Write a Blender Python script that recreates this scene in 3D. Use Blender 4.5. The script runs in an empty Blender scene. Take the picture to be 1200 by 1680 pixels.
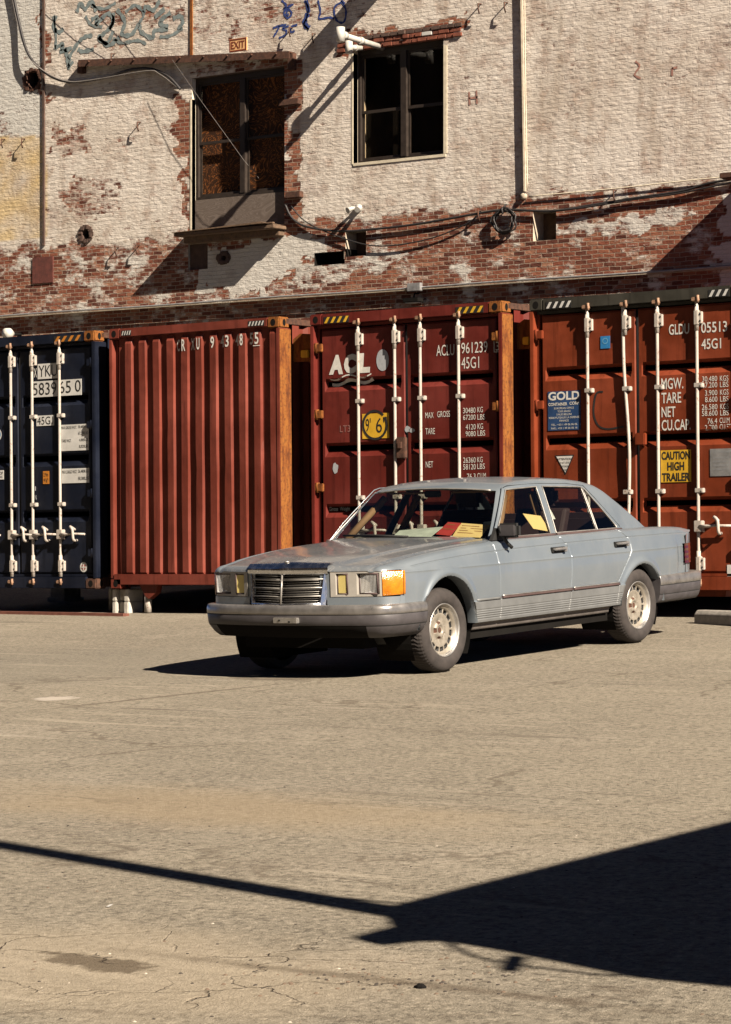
import bpy, bmesh, math, random
import numpy as np
from mathutils import Vector, Matrix
random.seed(7); rng = np.random.default_rng(7)
SC = bpy.context.scene
COL = SC.collection
R = math.radians

# ------------------------------------------------------------------ camera
TH, FPX, YH, CAMZ = 0.6439, 4320.8, 870.1, 1.59
CT, ST = math.cos(TH), math.sin(TH)
cd = bpy.data.cameras.new('camera'); cam = bpy.data.objects.new('camera', cd); COL.objects.link(cam)
cam.location = (0, 0, CAMZ); cam.rotation_euler = (R(90), 0, TH)
cd.sensor_fit = 'HORIZONTAL'; cd.sensor_width = 36; cd.lens = FPX / 1200 * 36
cd.shift_y = (YH - 840) / 1200; cd.clip_start = 0.1; cd.clip_end = 600
SC.camera = cam
# ------------------------------------------------------------------ sky and sun
SUN_PHI, SUN_EL = R(17.5), R(36.5)
tv = Vector((-math.cos(SUN_PHI) * math.cos(SUN_EL), math.sin(SUN_PHI) * math.cos(SUN_EL), -math.sin(SUN_EL)))
w = bpy.data.worlds.new('World'); SC.world = w; w.use_nodes = True
nt = w.node_tree; nt.nodes.clear()
sky = nt.nodes.new('ShaderNodeTexSky'); sky.sky_type = 'NISHITA'; sky.sun_disc = False
sky.sun_elevation = SUN_EL; sky.sun_rotation = math.atan2(-tv.x, -tv.y)
sky.air_density = 0.12; sky.dust_density = 0.0; sky.ozone_density = 1.0
bg = nt.nodes.new('ShaderNodeBackground'); bg.inputs[1].default_value = 0.05
out = nt.nodes.new('ShaderNodeOutputWorld')
nt.links.new(sky.outputs[0], bg.inputs[0]); nt.links.new(bg.outputs[0], out.inputs[0])
sd = bpy.data.lights.new('sun', 'SUN'); sd.energy = 5.0; sd.angle = R(0.5); sd.color = (1.0, 0.87, 0.72)
so = bpy.data.objects.new('sun', sd); COL.objects.link(so)
so.rotation_euler = tv.to_track_quat('-Z', 'Y').to_euler(); so.location = (10, -10, 30)
SC.view_settings.view_transform = 'Standard'; SC.view_settings.look = 'None'
SC.view_settings.exposure = 1.78; SC.view_settings.gamma = 1.0
SC.cycles.max_bounces = 8; SC.cycles.transparent_max_bounces = 16
SC.cycles.use_denoising = True

# ------------------------------------------------------------------ helpers
def G(u, n): return 0.01077 * u + 0.04037 * n
def P(px, py, n):
    """point on the plane y = n seen at a pixel of the 1200x1680 photograph (used once, to measure positions)"""
    a = (px - 600) / FPX; b = -(py - YH) / FPX
    t = n / (a * ST + CT)
    return (t * (a * CT - ST), n, CAMZ + t * b)
def GP(px, py):
    a = (px - 600) / FPX; b = -(py - YH) / FPX
    u, n = a * CT - ST, a * ST + CT
    t = CAMZ / (0.01077 * u + 0.04037 * n - b)
    return (t * u, t * n, G(t * u, t * n))

def tag(o, label=None, cat=None, group=None, kind=None):
    if label: o['label'] = label
    if cat: o['category'] = cat
    if group: o['group'] = group
    if kind: o['kind'] = kind
    return o
def empty(name, label, cat, loc, rot=(0, 0, 0), group=None):
    o = bpy.data.objects.new(name, None); COL.objects.link(o)
    o.location = loc; o.rotation_euler = rot; o.empty_display_size = .2
    return tag(o, label, cat, group)

def link_mesh(name, V, F, mats, parent=None, fm=None, smooth=False, loc=None):
    me = bpy.data.meshes.new(name)
    V = np.asarray(V, dtype=np.float32)
    if isinstance(F, np.ndarray):
        me.vertices.add(len(V)); me.vertices.foreach_set('co', V.ravel())
        k = F.shape[1]
        me.loops.add(F.size); me.loops.foreach_set('vertex_index', F.ravel().astype(np.int32))
        me.polygons.add(len(F))
        me.polygons.foreach_set('loop_start', np.arange(0, F.size, k, dtype=np.int32))
        me.polygons.foreach_set('loop_total', np.full(len(F), k, dtype=np.int32))
        me.update(calc_edges=True)
    else:
        me.from_pydata([tuple(map(float, v)) for v in V], [], F)
    if not isinstance(mats, (list, tuple)): mats = [mats]
    for m in mats: me.materials.append(m)
    if fm is not None: me.polygons.foreach_set('material_index', np.asarray(fm, dtype=np.int32))
    if smooth is True: me.polygons.foreach_set('use_smooth', np.ones(len(me.polygons), dtype=bool))
    elif smooth is not False: me.polygons.foreach_set('use_smooth', np.asarray(smooth, dtype=bool))
    me.validate(); me.update()
    o = bpy.data.objects.new(name, me); COL.objects.link(o)
    if parent is not None: o.parent = parent
    if loc is not None: o.location = loc
    return o

class MB:
    def __init__(s): s.V = []; s.F = []; s.M = []; s.S = []
    def add(s, V, F, m=0, smooth=False):
        b = len(s.V); s.V += [tuple(v) for v in V]
        for f in F: s.F.append(tuple(i + b for i in f)); s.M.append(m); s.S.append(smooth)
        return s
    def box(s, x0, x1, y0, y1, z0, z1, m=0):
        V = [(x, y, z) for z in (z0, z1) for y in (y0, y1) for x in (x0, x1)]
        return s.add(V, [(0, 2, 3, 1), (4, 5, 7, 6), (0, 1, 5, 4), (2, 6, 7, 3), (0, 4, 6, 2), (1, 3, 7, 5)], m)
    def rbox(s, x0, x1, y0, y1, z0, z1, b=.004, m=0):
        bm = bmesh.new(); bmesh.ops.create_cube(bm, size=1)
        for v in bm.verts: v.co = Vector((x0 + (v.co.x + .5) * (x1 - x0), y0 + (v.co.y + .5) * (y1 - y0), z0 + (v.co.z + .5) * (z1 - z0)))
        bmesh.ops.bevel(bm, geom=bm.edges[:], offset=b, segments=2, affect='EDGES')
        bm.verts.index_update()
        V = [v.co[:] for v in bm.verts]; F = [[v.index for v in f.verts] for f in bm.faces]; bm.free()
        return s.add(V, F, m)
    def prism(s, pts, axis, a, b, m=0):
        """extrude a 2-D outline along axis from a to b"""
        n = len(pts)
        def mk(p, t):
            return {'x': (t, p[0], p[1]), 'y': (p[0], t, p[1]), 'z': (p[0], p[1], t)}[axis]
        V = [mk(p, a) for p in pts] + [mk(p, b) for p in pts]
        F = [tuple(range(n)), tuple(range(2 * n - 1, n - 1, -1))] + [(i, i + n, (i + 1) % n + n, (i + 1) % n) for i in range(n)]
        return s.add(V, F, m)
    def tube(s, pts, r, n=8, m=0, caps=True):
        pts = [Vector(p) for p in pts]; rs = r if isinstance(r, (list, tuple)) else [r] * len(pts)
        V = []; F = []; up = None
        for i, p in enumerate(pts):
            t = (pts[min(i + 1, len(pts) - 1)] - pts[max(i - 1, 0)]).normalized()
            if up is None: up = t.orthogonal().normalized()
            else: up = (up - t * up.dot(t)).normalized()
            bi = t.cross(up)
            for k in range(n):
                a = 2 * math.pi * k / n
                V.append(p + (up * math.cos(a) + bi * math.sin(a)) * rs[i])
        for i in range(len(pts) - 1):
            for k in range(n): F.append((i * n + k, i * n + (k + 1) % n, (i + 1) * n + (k + 1) % n, (i + 1) * n + k))
        s.add(V, F, m, True)
        if caps:
            b = len(s.V) - len(V)
            s.F.append(tuple(b + k for k in range(n))[::-1]); s.M.append(m); s.S.append(False)
            s.F.append(tuple(b + (len(pts) - 1) * n + k for k in range(n))); s.M.append(m); s.S.append(False)
        return s
    def lathe(s, prof, axis='y', c=(0, 0, 0), n=32, m=0, smooth=True):
        V = []; F = []
        for k in range(n):
            a = 2 * math.pi * k / n
            for r, t in prof:
                q = {'y': (r * math.cos(a), t, r * math.sin(a)), 'x': (t, r * math.cos(a), r * math.sin(a)), 'z': (r * math.cos(a), r * math.sin(a), t)}[axis]
                V.append((c[0] + q[0], c[1] + q[1], c[2] + q[2]))
        L = len(prof)
        for k in range(n):
            for i in range(L - 1): F.append((k * L + i, k * L + i + 1, ((k + 1) % n) * L + i + 1, ((k + 1) % n) * L + i))
        return s.add(V, F, m, smooth)
    def done(s, name, mats, parent=None, bevel=0):
        o = link_mesh(name, s.V, s.F, mats, parent, s.M, s.S)
        if bevel:
            md = o.modifiers.new('bevel', 'BEVEL'); md.width = bevel; md.segments = 2; md.limit_method = 'ANGLE'
        return o

def catmull(pts, k=8):
    pts = [np.array(p, float) for p in pts]; out = []
    for i in range(len(pts) - 1):
        p0 = pts[max(i - 1, 0)]; p1 = pts[i]; p2 = pts[i + 1]; p3 = pts[min(i + 2, len(pts) - 1)]
        for j in range(k):
            t = j / k
            out.append(.5 * ((2 * p1) + (p2 - p0) * t + (2 * p0 - 5 * p1 + 4 * p2 - p3) * t * t + (3 * p1 - p0 - 3 * p2 + p3) * t ** 3))
    out.append(pts[-1]); return out

_txt = {}
def text_geo(s, off=0.0):
    if (s, off) in _txt: return _txt[(s, off)]
    cu = bpy.data.curves.new('letters', 'FONT'); cu.body = s; cu.offset = off; cu.resolution_u = 3
    o = bpy.data.objects.new('letters', cu); COL.objects.link(o)
    bpy.context.view_layer.update()
    me = bpy.data.meshes.new_from_object(o.evaluated_get(bpy.context.evaluated_depsgraph_get()))
    V = np.array([v.co[:] for v in me.vertices]); F = [tuple(p.vertices) for p in me.polygons]
    bpy.data.objects.remove(o); bpy.data.curves.remove(cu); bpy.data.meshes.remove(me)
    V[:, :2] -= V[:, :2].min(0); V[:, :2] /= V[:, :2].max(0)
    _txt[(s, off)] = (V[:, :2], F); return _txt[(s, off)]
def put_text(mb, s, x0, x1, z0, z1, fn, m=0, off=0.0, shear=0.0):
    V, F = text_geo(s, off)
    W3 = [fn(x0 + (v[0] + shear * v[1]) * (x1 - x0), z0 + v[1] * (z1 - z0)) for v in V]
    mb.add(W3, [f for f in F], m)

# ------------------------------------------------------------------ materials
ALB = .58
class NT:
    def __init__(s, name):
        s.m = bpy.data.materials.new(name); s.m.use_nodes = True; s.t = s.m.node_tree; s.t.nodes.clear()
        s.o = s.n('OutputMaterial'); s.b = s.n('BsdfPrincipled'); s.l(s.b.outputs[0], s.o.inputs[0])
    def n(s, t): return s.t.nodes.new('ShaderNode' + t)
    def l(s, a, b): s.t.links.new(a, b)
    def val(s, inp, v):
        if hasattr(v, 'is_linked') or isinstance(v, bpy.types.NodeSocket): s.l(v, inp)
        else: inp.default_value = v
    def coord(s, kind='Object'): return s.n('TexCoord').outputs[kind]
    def mapping(s, v, scale=(1, 1, 1), loc=(0, 0, 0), rot=(0, 0, 0)):
        q = s.n('Mapping'); s.l(v, q.inputs[0]); q.inputs['Scale'].default_value = scale; q.inputs['Location'].default_value = loc; q.inputs['Rotation'].default_value = rot
        return q.outputs[0]
    def noise(s, v, scale, detail=4, rough=.55, dist=0):
        q = s.n('TexNoise'); s.l(v, q.inputs['Vector']); q.inputs['Scale'].default_value = scale
        q.inputs['Detail'].default_value = detail; q.inputs['Roughness'].default_value = rough; q.inputs['Distortion'].default_value = dist
        return q.outputs['Fac']
    def ramp(s, f, stops, interp='LINEAR'):
        q = s.n('ValToRGB'); s.l(f, q.inputs[0]); e = q.color_ramp; e.interpolation = interp
        while len(e.elements) < len(stops): e.elements.new(.5)
        for el, (p, c) in zip(e.elements, stops):
            el.position = p; el.color = (c, c, c, 1) if not isinstance(c, tuple) else (*c, 1)
        return q.outputs[0]
    def step(s, f, a, b):
        q = s.n('MapRange'); q.interpolation_type = 'SMOOTHSTEP'; s.l(f, q.inputs[0]); q.inputs[1].default_value = a; q.inputs[2].default_value = b
        return q.outputs[0]
    def math(s, op, a, b=0.5, c=None):
        q = s.n('Math'); q.operation = op; s.val(q.inputs[0], a); s.val(q.inputs[1], b)
        if c is not None: s.val(q.inputs[2], c)
        return q.outputs[0]
    def mix(s, f, a, b, mode='MIX'):
        q = s.n('Mix'); q.data_type = 'RGBA'; q.blend_type = mode
        s.val(q.inputs[0], f)
        for i, v in ((6, a), (7, b)):
            if isinstance(v, tuple): q.inputs[i].default_value = (*v, 1)
            else: s.l(v, q.inputs[i])
        return q.outputs[2]
    def bump(s, h, strength=.5, dist=.01, normal=None):
        q = s.n('Bump'); s.l(h, q.inputs['Height']); q.inputs['Strength'].default_value = strength; q.inputs['Distance'].default_value = dist
        if normal is not None: s.l(normal, q.inputs['Normal'])
        return q.outputs[0]
    def set(s, **k):
        names = dict(color='Base Color', rough='Roughness', metal='Metallic', spec='Specular IOR Level', normal='Normal', coat='Coat Weight', coatr='Coat Roughness', trans='Transmission Weight', ior='IOR', alpha='Alpha', emit='Emission Color', emits='Emission Strength')
        for a, v in k.items():
            i = s.b.inputs[names[a]]
            if a == 'color':                                   # one overall reflectance for the set, matched to the exposure
                kk = ALB if not isinstance(k.get('metal', 0), float) or k.get('metal', 0) < .5 else .7
                v = tuple(x * kk for x in v) if isinstance(v, tuple) else s.mix(1.0, v, (kk, kk, kk), 'MULTIPLY')
            if isinstance(v, bpy.types.NodeSocket): s.l(v, i)
            elif isinstance(v, tuple): i.default_value = (*v, 1)
            else: i.default_value = v
        return s.m

def plain(name, col, rough=.6, metal=0., var=.15, scale=8., bump=0., spec=.4):
    """a plain surface with uneven tone"""
    s = NT(name); c = s.coord(); f = s.noise(c, scale, 6, .6)
    lo = tuple(x * (1 - var) for x in col); hi = tuple(min(1, x * (1 + var)) for x in col)
    s.set(color=s.ramp(f, [(.3, lo), (.7, hi)]), rough=s.ramp(f, [(.3, max(.05, rough - .08)), (.7, min(1, rough + .08))]), metal=metal, spec=spec)
    if bump: s.set(normal=s.bump(s.noise(c, scale * 6, 5), bump, .01))
    return s.m

def painted_steel(name, col, rust=(.12, .045, .018), amount=.45, rough=.5, fade=None):
    """container paint: faded, streaked, scratched through to rust"""
    s = NT(name); c = s.coord()
    big = s.noise(c, 1.3, 5, .6); st = s.noise(s.mapping(c, (6, 6, .5)), 2.2, 6, .65); fine = s.noise(c, 22, 8, .7)
    fade = fade or tuple(min(1, x * 1.35 + .01) for x in col)
    base = s.mix(s.step(big, .35, .7), tuple(x * .85 for x in col), fade)
    base = s.mix(s.math('MULTIPLY', s.step(st, .48, .70), .55), base, tuple(x * .42 for x in col))
    k = s.math('MULTIPLY', s.step(fine, .5, .75), s.step(big, .45, .75))
    sp = s.step(s.math('ADD', s.math('MULTIPLY', fine, .6), s.math('MULTIPLY', big, .45)), .74 - .16 * amount, .80 - .12 * amount)
    base = s.mix(s.math('MULTIPLY', sp, .85), base, rust)
    dents = s.noise(c, 2.5, 2)
    nb = s.bump(dents, .5, .035, s.bump(fine, .25, .003))
    s.set(color=base, rough=s.mix(sp, (rough,) * 3, (.9,) * 3), spec=.18, normal=nb)
    return s.m

M = {}
M['black'] = plain('black_rubber', (.012, .012, .012), .75)
M['dark'] = plain('near_black_and_shade', (.012, .011, .010), .9, spec=.05)  # near-black for dark parts; also stands in for shade in holes and under the bumper
M['tyre'] = plain('tyre_rubber', (.040, .033, .030), .85, var=.35, scale=14, bump=.1)
M['chrome'] = plain('chrome', (.85, .86, .88), .24, 1., .1, 20)
M['alu'] = plain('dull_aluminium_trim', (.50, .48, .45), .38, .8, .2, 12)
s = NT('weathered_white_steel'); c = s.coord(); f1 = s.noise(s.mapping(c, (8, 8, 2)), 2, 6, .65); f2 = s.noise(c, 26, 6, .7)
base = s.mix(s.step(f1, .4, .7), (.54, .49, .43), (.42, .375, .335)); base = s.mix(s.math('MULTIPLY', s.step(f2, .56, .66), .75), base, (.22, .10, .05))
M['white_rod'] = s.set(color=base, rough=.5, spec=.35, normal=s.bump(f2, .2, .003))
M['galv'] = plain('galvanised_steel', (.42, .42, .42), .45, .6, .25, 10)
M['rust'] = plain('rust', (.085, .036, .020), .9, 0, .55, 18, .3)
M['white_ink'] = plain('white_lettering', (.74, .72, .66), .6, 0, .12, 25)
M['grey_ink'] = plain('grey_lettering', (.42, .44, .46), .6, 0, .12, 25)
M['black_ink'] = plain('black_lettering', (.015, .015, .015), .6)
M['plate_white'] = plain('white_placard', (.68, .67, .63), .55, 0, .12, 9)
M['plate_yellow'] = plain('yellow_placard', (.72, .42, .025), .55, 0, .12, 9)
M['plate_blue'] = plain('blue_placard', (.02, .06, .16), .5, 0, .2, 9)
M['sticker_blue'] = plain('blue_sticker', (.03, .22, .5), .5)
M['orange_sticker'] = plain('orange_sticker', (.55, .2, .02), .6)
M['wood'] = plain('old_timber', (.16, .10, .06), .85, 0, .4, 12, .3)
M['concrete'] = plain('cast_concrete', (.40, .37, .32), .9, 0, .25, 14, .4)
M['cable'] = plain('black_cable', (.025, .022, .022), .6)
M['cable_grey'] = plain('grey_cable', (.20, .18, .165), .55)
M['pvc'] = plain('white_plastic_pipe', (.56, .54, .49), .45, 0, .15, 12)
M['cream'] = plain('cream_painted_timber', (.74, .66, .50), .7, 0, .15, 14, .2)
M['frame'] = plain('dark_brown_window_frame', (.030, .020, .014), .6, 0, .3, 12)
M['blue_spray'] = plain('blue_spray_paint', (.03, .06, .24), .8, 0, .3, 20)
M['teal_spray'] = plain('faded_teal_spray_paint', (.22, .27, .27), .85, 0, .35, 14)
M['red_spray'] = plain('faded_red_paint_mark', (.42, .22, .17), .85, 0, .3, 14)
M['sign_face'] = plain('tan_sign_face', (.90, .50, .22), .7, 0, .15, 20)
M['sign_ink'] = plain('brown_sign_lettering', (.20, .035, .012), .7)
M['cblue'] = painted_steel('navy_container_paint', (.004, .007, .018), amount=.25)
M['cmaroon'] = painted_steel('maroon_container_paint', (.135, .018, .012), amount=.45)
M['cred'] = painted_steel('oxide_red_container_paint', (.172, .036, .022), amount=.7)
M['cbrown'] = painted_steel('orange_brown_container_paint', (.200, .036, .011), amount=.3)
s = NT('rusty_orange_steel'); c = s.coord(); f1 = s.noise(s.mapping(c, (5, 5, 1.2)), 3, 8, .7); f2 = s.noise(c, 30, 6, .7)
base = s.ramp(f1, [(.34, (.10, .032, .013)), (.46, (.22, .072, .019)), (.58, (.31, .118, .027)), (.70, (.13, .045, .016))])
base = s.mix(s.math('MULTIPLY', s.step(f2, .48, .66), .7), base, (.085, .032, .016))
M['corange'] = s.set(color=base, rough=.85, spec=.12, normal=s.bump(f2, .4, .004))
M['cgreen'] = painted_steel('dark_green_container_header', (.045, .042, .033), amount=.6)

# plywood board with swirling grain
s = NT('plywood_grain'); c = s.coord()
f0 = s.noise(s.mapping(c, (1, 1, 1.5)), 1.6, 3, .5, .8); wf = s.math('FRACT', s.math('MULTIPLY', f0, 16))
M['ply'] = s.set(color=s.ramp(wf, [(0, (.19, .15, .125)), (.3, (.15, .115, .09)), (.9, (.12, .09, .07)), (1, (.19, .15, .125))]), rough=.85)
s = NT('swirled_brown_behind_glass'); c = s.coord()
f0 = s.noise(s.mapping(c, (1, 1, 1.25)), 2.1, 4, .55, 1.0); wf = s.math('FRACT', s.math('MULTIPLY', f0, 13))
M['swirl_brown'] = s.set(color=s.ramp(wf, [(0, (.75, .30, .09)), (.12, (.24, .09, .035)), (.30, (.06, .026, .016)), (.92, (.08, .034, .018)), (1, (.75, .30, .09))]), rough=.8)  # orange swirl lines on dark brown, set behind the left window's glass

# window glass / car glass : partly mirror, partly clear, tinted
def glass(name, tint, refl=1.0):
    s = NT(name); s.t.nodes.remove(s.b)
    tr = s.n('BsdfTransparent'); tr.inputs[0].default_value = (*tint, 1)
    gl = s.n('BsdfGlossy'); gl.inputs['Roughness'].default_value = .03
    fr = s.n('Fresnel'); ge = s.n('NewGeometry'); mr = s.n('MapRange'); s.l(ge.outputs['Backfacing'], mr.inputs[0]); mr.inputs[3].default_value = 1.5; mr.inputs[4].default_value = 1 / 1.5; s.l(mr.outputs[0], fr.inputs[0])
    mx = s.n('MixShader'); s.l(s.math('MULTIPLY', fr.outputs[0], refl), mx.inputs[0]); s.l(tr.outputs[0], mx.inputs[1]); s.l(gl.outputs[0], mx.inputs[2]); s.l(mx.outputs[0], s.o.inputs[0])
    return s.m
M['glass'] = glass('window_glass', (.80, .74, .66), .8)
M['carglass'] = glass('tinted_car_glass', (.72, .74, .70), 1.0)

# ------------------------------------------------------------------ ground
s = NT('worn_asphalt'); c = s.coord()
big = s.noise(c, .22, 5, .6); mid = s.noise(c, 1.6, 6, .65); fine = s.noise(c, 30, 4, .7); grit = s.noise(c, 110, 3, .7)
base = s.mix(s.step(big, .35, .68), (.235, .208, .163), (.305, .270, .208))
base = s.mix(s.math('MULTIPLY', s.step(mid, .45, .75), .55), base, (.39, .345, .275))
base = s.mix(s.math('MULTIPLY', s.step(s.noise(c, .8, 7, .7), .52, .72), .55), base, (.19, .162, .125))
gr2 = s.noise(c, 13, 4, .75)
base = s.mix(s.math('MULTIPLY', s.step(gr2, .50, .70), .16), base, (.43, .385, .31))
base = s.mix(s.math('MULTIPLY', s.step(gr2, .48, .30), .20), base, (.14, .12, .095))
base = s.mix(s.math('MULTIPLY', s.step(fine, .52, .64), .55), base, (.45, .395, .31))
base = s.mix(s.math('MULTIPLY', s.step(fine, .48, .37), .7), base, (.10, .086, .068))
base = s.mix(s.math('MULTIPLY', s.step(grit, .60, .72), .6), base, (.66, .60, .50))
vs = s.n('TexVoronoi'); s.l(c, vs.inputs['Vector']); vs.inputs['Scale'].default_value = 55
base = s.mix(s.math('MULTIPLY', s.step(vs.outputs['Distance'], .30, .12), s.math('MULTIPLY', s.step(s.noise(c, 9, 4), .5, .65), .7)), base, (.09, .075, .058))
base = s.mix(s.math('MULTIPLY', s.step(grit, .40, .28), .75), base, (.06, .05, .04))
# long pale scratches and tyre scuffs
def streak(rot, sc, thr, col, amt, b):
    q = s.noise(s.mapping(c, (sc, sc * 14, 1), rot=(0, 0, rot)), 1.0, 3, .5)
    k = s.math('MULTIPLY', s.step(q, thr, thr + .05), s.step(s.noise(c, .5, 3), .45, .6))
    return s.mix(s.math('MULTIPLY', k, amt), b, col)
base = streak(R(20), .55, .62, (.50, .44, .34), .38, base)
base = streak(R(50), .9, .63, (.48, .43, .35), .3, base)
base = streak(R(-10), .35, .64, (.16, .135, .105), .6, base)
base = streak(R(110), .8, .64, (.48, .42, .34), .3, base)
base = streak(R(-35), .7, .67, (.42, .37, .30), .3, base)
base = streak(R(75), .4, .68, (.12, .10, .08), .6, base)
# sandy patch, crack lines and a dark ragged hollow in the foreground
def near(p, rx, ry, rot=0, soft=.35, ns=1.8, amp=1.3):
    q = s.mapping(s.mapping(s.mapping(c, loc=(-p[0], -p[1], 0)), rot=(0, 0, -rot)), (1 / rx, 1 / ry, 1))
    z0 = s.n('SeparateXYZ'); s.l(q, z0.inputs[0]); cx = s.n('CombineXYZ'); s.l(z0.outputs[0], cx.inputs[0]); s.l(z0.outputs[1], cx.inputs[1])
    ln = s.n('VectorMath'); ln.operation = 'LENGTH'; s.l(cx.outputs[0], ln.inputs[0])
    d = s.math('ADD', ln.outputs['Value'], s.math('MULTIPLY', s.math('SUBTRACT', s.noise(c, ns, 5, .65), .5), amp))
    return s.step(d, 1 + soft, 1 - soft)
pa = GP(150, 1590); sand = near(pa, 1.05, .62, soft=.5)
base = s.mix(s.math('MULTIPLY', sand, .5), base, (.44, .37, .27))
pb = GP(330, 1325); base = s.mix(s.math('MULTIPLY', near(pb, 1.5, .5, soft=.6), .5), base, (.36, .28, .18))
ph = GP(165, 1580); hollow = near(ph, .25, .085, rot=R(-8), soft=.2, ns=8, amp=2.2)
base = s.mix(s.math('MULTIPLY', hollow, .75), base, (.10, .075, .05))
vo = s.n('TexVoronoi'); vo.feature = 'DISTANCE_TO_EDGE'
wp_ = s.n('VectorMath'); wp_.operation = 'ADD'; s.l(c, wp_.inputs[0])
wn = s.n('TexNoise'); s.l(c, wn.inputs['Vector']); wn.inputs['Scale'].default_value = 3; wn.inputs['Detail'].default_value = 5
sc_ = s.n('VectorMath'); sc_.operation = 'SCALE'; s.l(wn.outputs['Color'], sc_.inputs[0]); sc_.inputs['Scale'].default_value = .5
s.l(sc_.outputs[0], wp_.inputs[1]); s.l(wp_.outputs[0], vo.inputs['Vector']); vo.inputs['Scale'].default_value = 1.9
crack = s.math('MULTIPLY', s.step(vo.outputs['Distance'], .016, .003), s.step(s.noise(c, 1.3, 3), .42, .52))
crack = s.math('MULTIPLY', crack, s.math('MAXIMUM', near(GP(270, 1575), .9, .5, soft=.4), s.math('MULTIPLY', s.step(big, .55, .65), .5)))
vo2 = s.n('TexVoronoi'); vo2.feature = 'DISTANCE_TO_EDGE'; s.l(wp_.outputs[0], vo2.inputs['Vector']); vo2.inputs['Scale'].default_value = .42
c2 = s.math('MULTIPLY', s.step(vo2.outputs['Distance'], .012, .003), s.step(s.noise(c, .6, 4), .46, .58))
base = s.mix(s.math('MULTIPLY', c2, .55), base, (.12, .095, .07))
base = s.mix(s.math('MULTIPLY', crack, .6), base, (.09, .068, .05))
pd = GP(660, 1612); dl = near(pd, .9, .035, soft=.8, ns=7, amp=2.4)
base = s.mix(s.math('MULTIPLY', dl, .55), base, (.10, .075, .052))
l0, l1 = GP(65, 1165), GP(480, 1120); lm = ((l0[0] + l1[0]) / 2, (l0[1] + l1[1]) / 2)
lr = math.atan2(l1[1] - l0[1], l1[0] - l0[0]); ll = math.dist(l0[:2], l1[:2]) / 2
base = s.mix(s.math('MULTIPLY', near(lm, ll, .045, rot=lr, soft=.5, ns=5, amp=2.0), .6), base, (.10, .075, .055))
base = s.mix(s.math('MULTIPLY', near(GP(92, 1146), .16, .14, soft=.3, ns=9, amp=2.2), .7), base, (.58, .52, .45))
base = s.mix(s.math('MULTIPLY', near(GP(120, 1090), 2.2, 1.6, soft=.7, ns=1.2), .35), base, (.19, .175, .145))
base = s.mix(s.math('MULTIPLY', near(GP(455, 1113), .35, .18, soft=.4, ns=7, amp=2), .5), base, (.09, .07, .055))
hgt = s.math('ADD', s.math('MULTIPLY', fine, .5), s.math('ADD', s.math('MULTIPLY', mid, .55), s.math('MULTIPLY', grit, .55)))
hgt = s.math('SUBTRACT', hgt, s.math('MULTIPLY', crack, 1.0))
M['asphalt'] = s.set(color=base, rough=.95, spec=.08, normal=s.bump(hgt, .8, .018))
gx = np.linspace(-120, 80, 41); gy = np.linspace(-60, 140, 41)
V = [(x, y, G(x, y)) for y in gy for x in gx]
F = [(j * 41 + i, j * 41 + i + 1, (j + 1) * 41 + i + 1, (j + 1) * 41 + i) for j in range(40) for i in range(40)]
tag(link_mesh('ground', V, F, M['asphalt']), kind='structure', label='worn tan asphalt lot with a sandy cracked patch in front')

# ------------------------------------------------------------------ brick building
WN = 34.2
def W(px, py, off=0.0): return P(px, py, WN - off)
bld = empty('brick_building', 'old brick building with peeling cream paint and two dark windows above the containers', 'building', (0, 0, 0))

def topx(u, n, z):
    X = u * CT + n * ST; Z = -u * ST + n * CT
    return 600 + FPX * X / Z, YH - FPX * (z - CAMZ) / Z

def opening(px0, px1, pytop, pybot, ref=None):
    m = (pytop + pybot) / 2; pm = (px0 + px1) / 2
    return (W(px0, m)[0], W(px1, m)[0], W(pm, pybot)[2], W(pm, pytop)[2])
OP1 = opening(315, 467, 118, 374); OP2 = opening(580, 728, 72, 260)
NICHES = [opening(875, 913, 346, 394), opening(567, 601, 378, 420), opening(309, 341, 399, 442)]
SLOT = opening(516, 566, 413, 434)
HOLES = [opening(132, 150, 372, 396), opening(40, 66, 114, 147), opening(360, 375, 415, 431)]
ALLOP = [OP1, OP2] + NICHES + [SLOT] + HOLES
ZL = (W(0, 512)[2] + W(1200, 449)[2]) / 2          # the ledge where the wall steps back
U0, U1, ZT = -40.0, -13.0, 13.5

def inside(poly, x, y):
    r = np.zeros(x.shape, bool); n = len(poly)
    for i in range(n):
        x0, y0 = poly[i]; x1, y1 = poly[(i + 1) % n]
        if y0 == y1: continue
        c_ = ((y0 > y) != (y1 > y)) & (x < (x1 - x0) * (y - y0) / (y1 - y0) + x0)
        r ^= c_
    return r.astype(float)
def soft_noise(x, y, seed):
    q = np.zeros(x.shape); rr = np.random.default_rng(seed)
    for k in range(14):
        a = rr.uniform(0, 6.28); f = rr.uniform(.02, .16); q += np.sin(f * (x * math.cos(a) + y * math.sin(a) * 1.3) + rr.uniform(0, 6.28)) * .27
    return q

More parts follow.
